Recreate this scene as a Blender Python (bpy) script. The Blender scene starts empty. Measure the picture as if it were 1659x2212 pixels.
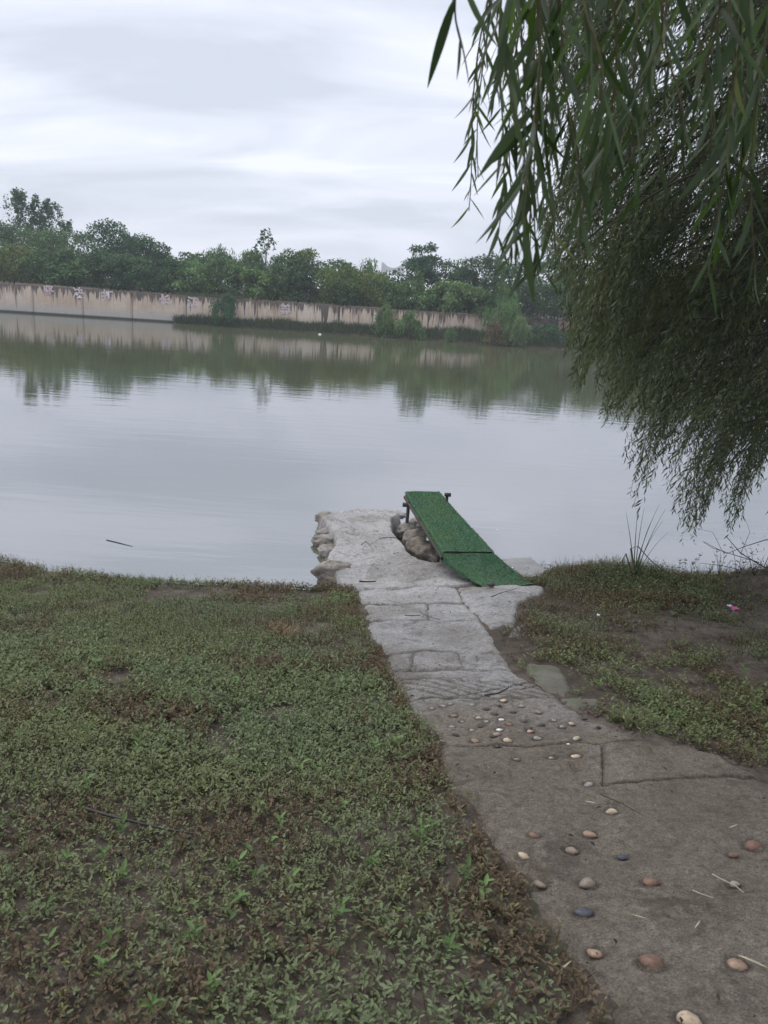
import bpy, bmesh, math, random
import numpy as np
from mathutils import Vector, noise as mn
random.seed(7); rng = np.random.default_rng(11)
S = bpy.context.scene; COL = S.collection
PI = math.pi

# ------------------------------------------------------------------ camera
F, CAMH = 1661.0, 2.6                      # focal length in photo units (frame is 1659 x 2212 of them)
TH = math.atan(466.0/F); RO = math.radians(3.8)
fw = np.array([0, math.cos(TH), -math.sin(TH)]); u0 = np.array([0, math.sin(TH), math.cos(TH)]); r0 = np.array([1., 0, 0])
UP = u0*math.cos(RO) - r0*math.sin(RO); RT = r0*math.cos(RO) + u0*math.sin(RO)
cd = bpy.data.cameras.new('camera'); cam = bpy.data.objects.new('camera', cd); COL.objects.link(cam)
cd.sensor_fit = 'VERTICAL'; cd.sensor_height = 34.6; cd.lens = 34.6*F/2212.0
cd.clip_start = 0.02; cd.clip_end = 3000
cd.dof.use_dof = True; cd.dof.focus_distance = 7.0; cd.dof.aperture_fstop = 9.0
from mathutils import Matrix
m = Matrix.Identity(4)
for i in range(3):
    m[i][0] = RT[i]; m[i][1] = UP[i]; m[i][2] = -fw[i]
m[2][3] = CAMH
cam.matrix_world = m
S.camera = cam

# ------------------------------------------------------------------ sky, sun, exposure
W = bpy.data.worlds.new('World'); S.world = W; W.use_nodes = True
nt = W.node_tree; nt.nodes.clear()
def N(nt, t, **k):
    n = nt.nodes.new(t)
    for a, b in k.items():
        if a.startswith('i_'):
            key = a[2:]; key = int(key) if key.isdigit() else key.replace('_', ' ')
            n.inputs[key].default_value = b
        else: setattr(n, a, b)
    return n
def L(nt, a, b): nt.links.new(a, b)
SUN_EL, SUN_ROT = math.radians(62), math.radians(300)
sky = N(nt, 'ShaderNodeTexSky', sky_type='NISHITA', sun_disc=False, sun_elevation=SUN_EL, sun_rotation=SUN_ROT)
tc = N(nt, 'ShaderNodeTexCoord')
# overcast layer: clouds laid out on a flat ceiling (direction divided by its height)
sp = N(nt, 'ShaderNodeSeparateXYZ'); L(nt, tc.outputs['Generated'], sp.inputs[0])
zz = N(nt, 'ShaderNodeMath', operation='MAXIMUM', i_1=0.0); L(nt, sp.outputs['Z'], zz.inputs[0])
za = N(nt, 'ShaderNodeMath', operation='ADD', i_1=0.34); L(nt, zz.outputs[0], za.inputs[0])
dx = N(nt, 'ShaderNodeMath', operation='DIVIDE'); L(nt, sp.outputs['X'], dx.inputs[0]); L(nt, za.outputs[0], dx.inputs[1])
dy = N(nt, 'ShaderNodeMath', operation='DIVIDE'); L(nt, sp.outputs['Y'], dy.inputs[0]); L(nt, za.outputs[0], dy.inputs[1])
cb = N(nt, 'ShaderNodeCombineXYZ'); L(nt, dx.outputs[0], cb.inputs[0]); L(nt, dy.outputs[0], cb.inputs[1])
mp = N(nt, 'ShaderNodeMapping'); L(nt, cb.outputs[0], mp.inputs[0])
mp.inputs['Rotation'].default_value = (0, 0, math.radians(28)); mp.inputs['Scale'].default_value = (0.75, 2.1, 1); mp.inputs['Location'].default_value = (1.9, 0.35, 0)
n1 = N(nt, 'ShaderNodeTexNoise', i_Scale=1.7, i_Detail=6.0, i_Roughness=0.52, i_Distortion=0.7); L(nt, mp.outputs[0], n1.inputs['Vector'])
cr = N(nt, 'ShaderNodeValToRGB'); L(nt, n1.outputs['Fac'], cr.inputs[0])
e = cr.color_ramp.elements
e[0].position = 0.36; e[0].color = (.56, .60, .685, 1)
e[1].position = 0.64; e[1].color = (.80, .825, .925, 1)
sc10 = N(nt, 'ShaderNodeVectorMath', operation='SCALE'); L(nt, cr.outputs[0], sc10.inputs[0]); sc10.inputs['Scale'].default_value = 9.6
mx = N(nt, 'ShaderNodeMix', data_type='RGBA'); mx.inputs[0].default_value = 0.93
L(nt, sky.outputs[0], mx.inputs[6]); L(nt, sc10.outputs[0], mx.inputs[7])
bg = N(nt, 'ShaderNodeBackground', i_Strength=0.1); L(nt, mx.outputs[2], bg.inputs['Color'])
wo = N(nt, 'ShaderNodeOutputWorld'); L(nt, bg.outputs[0], wo.inputs['Surface'])
sd = bpy.data.lights.new('sun', 'SUN'); sd.energy = 1.5; sd.angle = math.radians(60); sd.color = (1.0, 0.96, 0.9)
sun = bpy.data.objects.new('sun', sd); COL.objects.link(sun)
az = SUN_ROT; sdir = Vector((math.sin(az)*math.cos(SUN_EL), math.cos(az)*math.cos(SUN_EL), math.sin(SUN_EL)))
sun.rotation_euler = sdir.to_track_quat('Z', 'Y').to_euler()
S.view_settings.view_transform = 'Standard'; S.view_settings.look = 'None'; S.view_settings.gamma = 1
S.view_settings.exposure = 0.45
try: S.view_settings.use_curve_mapping = False
except Exception: pass
S.render.engine = 'CYCLES'; S.cycles.use_denoising = True
S.cycles.max_bounces = 6; S.cycles.diffuse_bounces = 3; S.cycles.glossy_bounces = 3; S.cycles.transmission_bounces = 4; S.cycles.volume_bounces = 2
S.cycles.use_adaptive_sampling = True; S.cycles.adaptive_threshold = 0.01

# ------------------------------------------------------------------ helpers
def ray(px, py): return fw*F + RT*(px-829.5) - UP*(py-1106)
def onz(px, py, z):
    d = ray(px, py); t = (z-CAMH)/d[2]; return d*t + np.array([0, 0, CAMH])
def ony(px, py, y):
    d = ray(px, py); t = y/d[1]; return d*t + np.array([0, 0, CAMH])

def hsh(ix, iy, s):
    h = (ix.astype(np.int64)*374761393 + iy.astype(np.int64)*668265263 + s*982451653) & 0xffffffff
    h = ((h ^ (h >> 13))*1274126177) & 0xffffffff
    return ((h ^ (h >> 16)) & 0xffff)/65535.0
def vn(x, y, s=0):
    x = np.asarray(x, float); y = np.asarray(y, float)
    ix = np.floor(x); iy = np.floor(y); fx = x-ix; fy = y-iy
    fx = fx*fx*(3-2*fx); fy = fy*fy*(3-2*fy); ix = ix.astype(np.int64); iy = iy.astype(np.int64)
    a = hsh(ix, iy, s); b = hsh(ix+1, iy, s); c = hsh(ix, iy+1, s); d = hsh(ix+1, iy+1, s)
    return (a*(1-fx)+b*fx)*(1-fy) + (c*(1-fx)+d*fx)*fy
def fbm(x, y, sc=1.0, o=4, s=0):
    x = np.asarray(x, float)*sc; y = np.asarray(y, float)*sc; r = 0; a = .5; t = 0
    for k in range(o):
        r = r + a*vn(x, y, s+k*17); t += a; a *= .5; x = x*2.03+11.3; y = y*2.03+5.7
    return r/t
def sstep(a, b, x):
    t = np.clip((np.asarray(x, float)-a)/(b-a), 0, 1); return t*t*(3-2*t)

# shoreline of the near bank and the line of the far wall
_sh = [(-60, 7.5), (-20, 6.9), (-7, 6.75), (-3.4, 6.52), (-2.32, 6.34), (-1.63, 6.33), (-.54, 6.4), (0.3, 6.75), (1.1, 7.1), (1.63, 7.14), (2.65, 7.25), (3.92, 7.45), (8, 7.8), (20, 8.6), (60, 10)]
def ys(x):
    return np.interp(x, [a for a, b in _sh], [b for a, b in _sh]) + .10*(vn(np.asarray(x)*1.7, 0*np.asarray(x), 3)-.5) + .04*(vn(np.asarray(x)*6, 0*np.asarray(x), 4)-.5)
def wall_y(x): return 52.4 + .061*(np.asarray(x, float)+14.6)
WALL_T = 1.78
WX1 = 6.55
def zt(x, y):
    x = np.asarray(x, float); y = np.asarray(y, float)
    d = ys(x)-y
    near = np.where(d > 0, .05 + .175*np.minimum(d, 6) + .06*np.clip(d-6, 0, 8), .05+1.1*d)
    near = near + np.where(d > 0, 1, 0)*(.07*(fbm(x, y, .9, 3, 1)-.5)*sstep(0, .6, d) + .03*(fbm(x, y, 7, 3, 2)-.5)*sstep(0, .2, d))
    # mounds on the right
    near = near + .17*np.exp(-(((x-2.2)/.70)**2 + ((y-6.65)/.36)**2)) + .27*np.exp(-(((x-3.75)/.62)**2+((y-6.75)/.42)**2)) + .05*np.exp(-(((x-2.4)/.35)**2 + ((y-5.9)/.25)**2))
    near = np.clip(near, -1.3, 3)
    # far bank
    wy = wall_y(np.minimum(x, WX1)); 
    bw = np.interp(x, [-15.3, -14.4, -8, -3, 2, 6.5, 10, 16, 30, 80], [0, .5, 1.1, 1.3, 1.5, 1.9, 2.6, 3.5, 5, 12])
    dl = y-(wy-bw) + .25*(vn(x*1.3, x*0, 9)-.5)
    hmax = np.interp(x, [-14, -9, 6, 9, 60], [.30, .42, .46, .6, .8])
    berm = np.where(bw > .2, np.clip(-.02+.33*dl, -1.3, hmax), -1.3)
    inland = np.where(x < WX1, wy+.31, 61.75)
    top = 1.66 + .35*sstep(4, 30, y-inland) + .25*(fbm(x, y, .15, 3, 5)-.5)
    slope = np.where((x > WX1) & (y > 54) & (y <= inland), np.maximum(berm, .55 + .03*(y-54)), berm)
    far = np.where(y > inland, top, slope)
    return np.where(y < 30, near, far)

def zt1(x, y): return float(zt(np.array([x]), np.array([y]))[0])
def hit(px, py, off=0.0):
    z = .4
    for _ in range(16):
        p = onz(px, py, z); z = .25*z + .75*(zt1(p[0], p[1])+off)
    return onz(px, py, z)

def mesh_np(name, V, Q, C=None, smooth=False):
    me = bpy.data.meshes.new(name)
    V = np.asarray(V, np.float32); Q = np.asarray(Q, np.int32); k = Q.shape[1]
    me.vertices.add(len(V)); me.vertices.foreach_set('co', V.ravel())
    me.loops.add(Q.size); me.loops.foreach_set('vertex_index', Q.ravel())
    me.polygons.add(len(Q)); me.polygons.foreach_set('loop_start', np.arange(0, Q.size, k, dtype=np.int32))
    try: me.polygons.foreach_set('loop_total', np.full(len(Q), k, np.int32))
    except Exception: pass
    if C is not None:
        a = me.color_attributes.new('Col', 'FLOAT_COLOR', 'POINT')
        C4 = np.ones((len(V), 4), np.float32); C4[:, :3] = C; a.data.foreach_set('color', C4.ravel())
    me.update(calc_edges=True); me.validate()
    if smooth: me.polygons.foreach_set('use_smooth', np.ones(len(me.polygons), bool))
    return me
def tag(o, label=None, cat=None, group=None, kind=None):
    if label: o['label'] = label
    if cat: o['category'] = cat
    if group: o['group'] = group
    if kind: o['kind'] = kind
    return o
def add(name, me, mat=None, parent=None, loc=None):
    o = bpy.data.objects.new(name, me); COL.objects.link(o)
    if mat and me is not None and not me.materials: me.materials.append(mat)
    if parent: o.parent = parent
    if loc is not None: o.location = loc
    return o
def empty(name, loc):
    o = bpy.data.objects.new(name, None); COL.objects.link(o); o.location = loc; o.empty_display_size = .1; return o
def rel(V, o):                # world points -> local to an unrotated parent empty
    return np.asarray(V, float) - np.array(o.location)
def tube(pts, rad, seg=6):
    pts = np.asarray(pts, float); n = len(pts); rad = np.broadcast_to(rad, (n,))
    T = np.gradient(pts, axis=0); T /= np.linalg.norm(T, axis=1)[:, None]+1e-9
    A = np.where(np.abs(T[:, 2:3]) > .9, np.array([[1., 0, 0]]), np.array([[0, 0, 1.]]))
    B = np.cross(T, A); B /= np.linalg.norm(B, axis=1)[:, None]+1e-9; Cc = np.cross(T, B)
    an = np.arange(seg)*2*PI/seg
    V = (pts[:, None] + rad[:, None, None]*(np.cos(an)[None, :, None]*B[:, None]+np.sin(an)[None, :, None]*Cc[:, None])).reshape(-1, 3)
    Q = []
    for i in range(n-1):
        for j in range(seg): Q.append((i*seg+j, i*seg+(j+1) % seg, (i+1)*seg+(j+1) % seg, (i+1)*seg+j))
    return V, np.array(Q)
def join(parts):
    V = []; Q = []; o = 0
    for v, q in parts: V.append(v); Q.append(q+o); o += len(v)
    return np.concatenate(V), np.concatenate(Q)
def bez(p0, p1, p2, n=10):
    t = np.linspace(0, 1, n)[:, None]; p0, p1, p2 = map(lambda a: np.array(a, float), (p0, p1, p2))
    return (1-t)**2*p0 + 2*t*(1-t)*p1 + t*t*p2
def box_np(x0, x1, y0, y1, z0, z1):
    V = np.array([(x, y, z) for x in (x0, x1) for y in (y0, y1) for z in (z0, z1)], float)
    Q = np.array([(0, 1, 3, 2), (4, 6, 7, 5), (0, 4, 5, 1), (2, 3, 7, 6), (0, 2, 6, 4), (1, 5, 7, 3)])
    return V, Q
def unit(v): return v/(np.linalg.norm(v, axis=-1, keepdims=True)+1e-9)
def leaves(P, D, Nn, Ln, Wd, mode='r', fold=.25, droop=0.0):
    """leaf blades: base P, direction D, face normal Nn, lengths, widths -> verts, quads"""
    D = unit(D); Sx = unit(np.cross(D, Nn)); Nn = np.cross(Sx, D); Ln = np.asarray(Ln)[:, None]; Wd = np.asarray(Wd)[:, None]
    tip = P + D*Ln - Nn*droop*Ln; mid = P + D*Ln*.45
    n = len(P)
    if mode == 'r':
        V = np.stack([P, mid+Sx*Wd*.5+Nn*fold*Wd*.5, tip, mid-Sx*Wd*.5+Nn*fold*Wd*.5], 1).reshape(-1, 3)
        Q = np.arange(n)[:, None]*4 + np.array([0, 1, 2, 3])
        return V, Q, 4
    m1 = P+D*Ln*.28-Nn*droop*.1*Ln; m2 = P+D*Ln*.68-Nn*droop*.5*Ln; w1, w2 = Wd*.46, Wd*.44
    V = np.stack([P, m1+Sx*w1+Nn*fold*w1, m2+Sx*w2+Nn*fold*w2, tip, m2-Sx*w2+Nn*fold*w2, m1-Sx*w1+Nn*fold*w1], 1).reshape(-1, 3)
    b = np.arange(n)[:, None]*6
    return V, np.concatenate([b+np.array([0, 1, 2, 3]), b+np.array([0, 3, 4, 5])]), 6

# ------------------------------------------------------------------ materials
def newmat(name):
    mt = bpy.data.materials.new(name); mt.use_nodes = True; t = mt.node_tree; t.nodes.clear()
    out = N(t, 'ShaderNodeOutputMaterial'); b = N(t, 'ShaderNodeBsdfPrincipled'); L(t, b.outputs[0], out.inputs[0])
    return mt, t, b, out
def noise(t, vec, scale, det=4, rough=.55, dist=0.0, mapping=None):
    if mapping is not None:
        mpn = N(t, 'ShaderNodeMapping'); L(t, vec, mpn.inputs[0]); mpn.inputs['Scale'].default_value = mapping; vec = mpn.outputs[0]
    n = N(t, 'ShaderNodeTexNoise', i_Scale=float(scale), i_Detail=float(det), i_Roughness=float(rough), i_Distortion=float(dist)); L(t, vec, n.inputs['Vector']); return n.outputs['Fac']
def ramp(t, fac, stops):
    r = N(t, 'ShaderNodeValToRGB'); L(t, fac, r.inputs[0]); el = r.color_ramp.elements
    while len(el) < len(stops): el.new(.5)
    for q, (p, c) in zip(el, stops): q.position = p; q.color = (c, c, c, 1) if not hasattr(c, '__len__') else (*c, 1)
    return r.outputs[0]
def mixc(t, fac, a, b, typ='MIX'):
    mm = N(t, 'ShaderNodeMix', data_type='RGBA', blend_type=typ)
    for inp, v in ((mm.inputs[0], fac), (mm.inputs[6], a), (mm.inputs[7], b)):
        if isinstance(v, (int, float)): inp.default_value = v
        elif isinstance(v, tuple): inp.default_value = (*v, 1)
        else: L(t, v, inp)
    return mm.outputs[2]
def bump(t, h, b, strength=.5, dist=.02):
    bn = N(t, 'ShaderNodeBump', i_Strength=float(strength), i_Distance=float(dist)); L(t, h, bn.inputs['Height']); L(t, bn.outputs[0], b.inputs['Normal']); return bn
def pos(t): return N(t, 'ShaderNodeNewGeometry').outputs['Position']

def mat_leaf(name, transl=.25, rough=.5, spec=.35, gain=1.0):
    mt, t, b, out = newmat(name)
    at = N(t, 'ShaderNodeAttribute', attribute_name='Col')
    c = at.outputs['Color']
    if gain != 1: c = mixc(t, 1.0, c, (gain, gain, gain), 'MULTIPLY')
    L(t, c, b.inputs['Base Color']); b.inputs['Roughness'].default_value = rough; b.inputs['Specular IOR Level'].default_value = spec
    tr = N(t, 'ShaderNodeBsdfTranslucent'); L(t, mixc(t, 1.0, c, (1.3, 1.5, .7), 'MULTIPLY'), tr.inputs[0])
    ms = N(t, 'ShaderNodeMixShader', i_0=transl); L(t, b.outputs[0], ms.inputs[1]); L(t, tr.outputs[0], ms.inputs[2]); L(t, ms.outputs[0], out.inputs[0])
    return mt
def mat_plain(name, col, rough=.6, var=.35, scale=30, bmp=.3, dist=.005, metal=0.0):
    mt, t, b, out = newmat(name); p = pos(t)
    n = noise(t, p, scale, 5, .6); lo = tuple(c*(1-var) for c in col); hi = tuple(min(1, c*(1+var)) for c in col)
    L(t, ramp(t, n, [(.3, lo), (.7, hi)]), b.inputs['Base Color']); b.inputs['Roughness'].default_value = rough; b.inputs['Metallic'].default_value = metal
    if bmp: bump(t, noise(t, p, scale*3, 4, .6), b, bmp, dist)
    return mt
def mat_crust(name, lo, mid, hi, rough=(.5, .85), scale=2.2, grit=1.0, stain=(.10, .08, .06), stain_amt=.5, moss=0.0):
    """mud-filmed cement: large blotches, fine sandy grit, dark stains, damp shiny places"""
    mt, t, b, out = newmat(name); p = pos(t)
    big = noise(t, p, scale, 6, .6, .6); c = ramp(t, big, [(.28, lo), (.5, mid), (.72, hi)])
    st = ramp(t, noise(t, p, scale*2.7, 7, .68, 1.0), [(.52, 0.0), (.66, 1.0)])
    sm = N(t, 'ShaderNodeMath', operation='MULTIPLY', i_1=float(stain_amt)); L(t, st, sm.inputs[0]); c = mixc(t, sm.outputs[0], c, stain)
    if moss:
        mo = ramp(t, noise(t, p, 3.1, 5, .6), [(.48, 0.0), (.64, 1.0)]); m2 = N(t, 'ShaderNodeMath', operation='MULTIPLY', i_1=float(moss)); L(t, mo, m2.inputs[0]); c = mixc(t, m2.outputs[0], c, (.075, .09, .05))
    gr = noise(t, p, 260, 3, .7); c = mixc(t, .55*grit, c, ramp(t, gr, [(.3, .22), (.72, .86)]), 'OVERLAY')
    fl = ramp(t, noise(t, p, 42, 4, .62, .4), [(.60, 0.0), (.70, 1.0)]); f2 = N(t, 'ShaderNodeMath', operation='MULTIPLY', i_1=.35*grit); L(t, fl, f2.inputs[0]); c = mixc(t, f2.outputs[0], c, (.07, .055, .045))
    L(t, c, b.inputs['Base Color'])
    r = N(t, 'ShaderNodeMapRange'); L(t, noise(t, p, 1.7, 5, .6), r.inputs[0]); r.inputs[1].default_value = .35; r.inputs[2].default_value = .65; r.inputs[3].default_value = rough[0]; r.inputs[4].default_value = rough[1]
    L(t, r.outputs[0], b.inputs['Roughness']); b.inputs['Specular IOR Level'].default_value = .2
    h = N(t, 'ShaderNodeMath', operation='ADD'); h1 = N(t, 'ShaderNodeMath', operation='MULTIPLY', i_1=.35); L(t, gr, h1.inputs[0]); L(t, h1.outputs[0], h.inputs[0]); L(t, noise(t, p, 28, 6, .65, .5), h.inputs[1])
    bump(t, h.outputs[0], b, .8, .008)
    return mt
M = {}
M['leaf_far'] = mat_leaf('far_foliage', .18, .6, .2)
M['leaf_willow'] = mat_leaf('willow_foliage', .25, .45, .35)
M['leaf_weed'] = mat_leaf('weed_foliage', .18, .42, .25)
M['straw'] = mat_leaf('dry_straw', .1, .7, .2)
M['bark'] = mat_plain('bark', (.045, .036, .028), .85, .4, 25, .6, .01)
M['twig'] = mat_plain('willow_twig', (.11, .095, .035), .6, .3, 60, .2, .002)
M['stick'] = mat_plain('dead_stick', (.10, .075, .055), .8, .4, 60, .4, .003)
M['stickdark'] = mat_plain('wet_dark_stick', (.03, .025, .02), .6, .4, 60, .4, .003)
M['path_near'] = mat_crust('path_mud_film', (.115, .096, .078), (.165, .140, .116), (.215, .19, .165), (.5, .85), 1.6, 1.0, (.085, .065, .05), .45, .25)
M['path_mid'] = mat_crust('path_cement', (.20, .185, .17), (.28, .265, .25), (.35, .335, .32), (.4, .75), 2.0, .9, (.12, .105, .09), .45)
M['path_far'] = mat_crust('jetty_cement', (.30, .28, .265), (.40, .375, .365), (.48, .46, .45), (.35, .7), 3.0, .8, (.17, .15, .13), .40)
def mat_path():
    mt, t, b, out = newmat('path_cement_and_mud'); p = pos(t); sx = N(t, 'ShaderNodeSeparateXYZ'); L(t, p, sx.inputs[0])
    wob = N(t, 'ShaderNodeMath', operation='MULTIPLY_ADD', i_1=2.2); L(t, noise(t, p, 1.3, 5, .65, .6), wob.inputs[0]); L(t, sx.outputs['Y'], wob.inputs[2])
    def mrg(a, b_): q = N(t, 'ShaderNodeMapRange'); L(t, wob.outputs[0], q.inputs[0]); q.inputs[1].default_value = a; q.inputs[2].default_value = b_; return q.outputs[0]
    big = noise(t, p, 1.9, 6, .62, .7)
    cn = ramp(t, big, [(.28, (.140, .116, .090)), (.5, (.192, .164, .131)), (.72, (.25, .22, .182))])
    cm = ramp(t, big, [(.28, (.235, .23, .228)), (.5, (.335, .33, .332)), (.72, (.43, .427, .435))])
    cf = ramp(t, big, [(.28, (.32, .31, .305)), (.5, (.45, .44, .44)), (.72, (.54, .533, .54))])
    c = mixc(t, mrg(4.2, 5.5), cn, cm); c = mixc(t, mrg(6.8, 8.0), c, cf)
    ol = ramp(t, noise(t, p, 1.15, 3, .5, .3), [(.55, 0.0), (.60, .32)]); c = mixc(t, ol, c, (.125, .105, .062), 'MIX')
    st = ramp(t, noise(t, p, 5.2, 7, .7, 1.2), [(.53, 0.0), (.66, .6)]); c = mixc(t, st, c, (.085, .07, .056))
    c = mixc(t, ramp(t, noise(t, p, 17, 5, .7, .8), [(.58, 0.0), (.68, .5)]), c, (.07, .057, .046))
    c = mixc(t, ramp(t, noise(t, p, 8, 5, .7, .8, (1, 2.5, 1)), [(.60, 0.0), (.70, .35)]), c, (.36, .35, .33))
    ga = N(t, 'ShaderNodeAttribute', attribute_name='grime_shade'); gm = N(t, 'ShaderNodeMath', operation='MULTIPLY', i_1=.8); L(t, ga.outputs['Fac'], gm.inputs[0]); c = mixc(t, gm.outputs[0], c, (.065, .053, .043))  # joint dirt, plus shade painted into scored grooves and pebble sockets
    gr = noise(t, p, 150, 4, .75); c = mixc(t, .8, c, ramp(t, gr, [(.32, .2), (.70, .88)]), 'OVERLAY'); c = mixc(t, .5, c, ramp(t, noise(t, p, 38, 6, .75, .5), [(.35, .25), (.66, .80)]), 'OVERLAY'); L(t, c, b.inputs['Base Color'])
    rr = N(t, 'ShaderNodeMapRange'); L(t, noise(t, p, 1.7, 5, .6), rr.inputs[0]); rr.inputs[1].default_value = .35; rr.inputs[2].default_value = .65; rr.inputs[3].default_value = .5; rr.inputs[4].default_value = .85
    L(t, rr.outputs[0], b.inputs['Roughness']); b.inputs['Specular IOR Level'].default_value = .28
    h = N(t, 'ShaderNodeMath', operation='ADD'); h1 = N(t, 'ShaderNodeMath', operation='MULTIPLY', i_1=.3); L(t, gr, h1.inputs[0]); L(t, h1.outputs[0], h.inputs[0]); L(t, noise(t, p, 26, 7, .75, .6), h.inputs[1]); bump(t, h.outputs[0], b, 1.0, .028)
    return mt
M['path_mid'] = M['path_near'] = M['path_far'] = mat_path()
M['mossy'] = mat_crust('mossy_cement', (.095, .088, .072), (.135, .125, .104), (.175, .165, .142), (.5, .8), 3.0, 1.0, (.07, .08, .045), .5, .6)
M['greyslab'] = mat_crust('grey_cement_slab', (.20, .205, .21), (.26, .265, .27), (.32, .32, .325), (.4, .7), 4.0, .7, (.13, .12, .11), .35)
M['bag'] = mat_crust('cement_bag_crust', (.16, .14, .12), (.26, .24, .215), (.36, .34, .32), (.5, .85), 5.0, .9, (.07, .06, .048), .7)
M['bagdark'] = mat_crust('cement_bag_dark', (.10, .085, .068), (.17, .145, .12), (.26, .23, .20), (.5, .85), 6.0, .9, (.045, .04, .03), .8, .3)

# soil
mt, t, b, out = newmat('bank_soil'); p = pos(t)
c = ramp(t, noise(t, p, 1.3, 6, .6, .5), [(.3, (.062, .050, .039)), (.5, (.105, .086, .070)), (.68, (.175, .150, .130))])
c = mixc(t, ramp(t, noise(t, p, 9, 5, .65), [(.45, 0.0), (.6, .6)]), c, (.045, .034, .027))
c = mixc(t, ramp(t, noise(t, p, 2.4, 5, .6, .4), [(.56, 0.0), (.68, .55)]), c, (.055, .065, .033))
c = mixc(t, .6, c, ramp(t, noise(t, p, 190, 4, .7), [(.3, .2), (.72, .85)]), 'OVERLAY')
L(t, c, b.inputs['Base Color']); b.inputs['Roughness'].default_value = .8; b.inputs['Specular IOR Level'].default_value = .15
h = N(t, 'ShaderNodeMath', operation='ADD'); L(t, noise(t, p, 60, 6, .7), h.inputs[0]); L(t, noise(t, p, 16, 5, .6), h.inputs[1]); bump(t, h.outputs[0], b, 1.0, .015)
M['soil'] = mt

# river water: silty, mirror like, low ripples drawn out across the view
mt, t, b, out = newmat('river_water'); p = pos(t); t.nodes.remove(b)
d1 = noise(t, p, 1.0, 3, .5, .3, (.55, 3.2, 1)); d2 = noise(t, p, 1.0, 2, .5, .2, (2.2, 11.0, 1)); d3 = noise(t, p, .12, 2, .5)
a1 = N(t, 'ShaderNodeMath', operation='MULTIPLY', i_1=1.0); L(t, d1, a1.inputs[0])
a2 = N(t, 'ShaderNodeMath', operation='MULTIPLY_ADD', i_1=.22); L(t, d2, a2.inputs[0]); L(t, a1.outputs[0], a2.inputs[2])
bn = N(t, 'ShaderNodeBump', i_Strength=1.0, i_Distance=.0030); L(t, a2.outputs[0], bn.inputs['Height'])
df = N(t, 'ShaderNodeBsdfDiffuse'); L(t, ramp(t, noise(t, p, .35, 4, .6, .6, (1, 2, 1)), [(.3, (.080, .090, .048)), (.7, (.100, .110, .062))]), df.inputs[0])
gl = N(t, 'ShaderNodeBsdfGlossy', i_Roughness=.035); gl.inputs['Color'].default_value = (.91, .91, .98, 1); L(t, bn.outputs[0], gl.inputs['Normal'])
lw = N(t, 'ShaderNodeFresnel', i_IOR=1.33); L(t, bn.outputs[0], lw.inputs['Normal'])
mr = N(t, 'ShaderNodeMapRange'); L(t, lw.outputs[0], mr.inputs[0]); mr.inputs[1].default_value = .02; mr.inputs[2].default_value = .8; mr.inputs[3].default_value = .43; mr.inputs[4].default_value = .68
ms = N(t, 'ShaderNodeMixShader'); L(t, mr.outputs[0], ms.inputs[0]); L(t, df.outputs[0], ms.inputs[1]); L(t, gl.outputs[0], ms.inputs[2]); L(t, ms.outputs[0], out.inputs[0])
M['water'] = mt

# wall: cast concrete with black drips from its top, paler tide band at its foot
mt, t, b, out = newmat('stained_wall_concrete'); p = pos(t)
sx = N(t, 'ShaderNodeSeparateXYZ'); L(t, p, sx.inputs[0]); z = sx.outputs['Z']
c = ramp(t, noise(t, p, .35, 5, .6, .4), [(.3, (.34, .27, .205)), (.5, (.40, .335, .27)), (.7, (.42, .37, .32))])
c = mixc(t, ramp(t, noise(t, p, 1.0, 5, .65, 0, (5.5, 5.5, .25)), [(.45, 0.0), (.62, .55)]), c, (.30, .215, .155))
tide = N(t, 'ShaderNodeMapRange'); L(t, z, tide.inputs[0]); tide.inputs[1].default_value = .75; tide.inputs[2].default_value = .35; c = mixc(t, tide.outputs[0], c, (.33, .31, .28))
c = mixc(t, .35, c, ramp(t, noise(t, p, 14, 5, .7), [(.3, .25), (.7, .8)]), 'OVERLAY')
def drip(freq, lo, hi, depth, base, pw_, soft, zw=.04):
    s_ = noise(t, p, 1.0, 3, .6, 0.0, (freq, freq, zw)); q = N(t, 'ShaderNodeMapRange'); L(t, s_, q.inputs[0]); q.inputs[1].default_value = lo; q.inputs[2].default_value = hi
    w_ = N(t, 'ShaderNodeMath', operation='POWER', i_1=pw_); L(t, q.outputs[0], w_.inputs[0]); d_ = N(t, 'ShaderNodeMath', operation='MULTIPLY_ADD', i_1=depth, i_2=base-1.78); L(t, w_.outputs[0], d_.inputs[0])
    f_ = N(t, 'ShaderNodeMath', operation='MULTIPLY_ADD', i_1=.35); L(t, noise(t, p, 1.0, 5, .75, 0, (14, 14, 1.2)), f_.inputs[0]); L(t, d_.outputs[0], f_.inputs[2])
    a_ = N(t, 'ShaderNodeMath', operation='ADD', i_1=-.175); L(t, f_.outputs[0], a_.inputs[0]); g_ = N(t, 'ShaderNodeMath', operation='ADD'); L(t, a_.outputs[0], g_.inputs[0]); L(t, z, g_.inputs[1])
    return ramp(t, g_.outputs[0], [(0.0, 0.0), (soft, 1.0)])
c = mixc(t, drip(1.6, .45, .62, .9, .02, 1.0, .5), c, (.21, .165, .13))
c = mixc(t, drip(5.0, .40, .70, 1.0, .10, 1.6, .12), c, (.062, .052, .045))
c = mixc(t, drip(2.1, .56, .70, 1.8, .04, 1.5, .15), c, (.07, .058, .048))
c = mixc(t, drip(9.0, .50, .72, 1.3, .0, 1.4, .25), c, (.12, .09, .07))
foot = N(t, 'ShaderNodeMapRange'); L(t, z, foot.inputs[0]); foot.inputs[1].default_value = .16; foot.inputs[2].default_value = .07; c = mixc(t, foot.outputs[0], c, (.035, .035, .03))
L(t, c, b.inputs['Base Color']); b.inputs['Roughness'].default_value = .85; bump(t, noise(t, p, 9, 6, .7), b, .4, .03)
M['wall'] = mt
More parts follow.
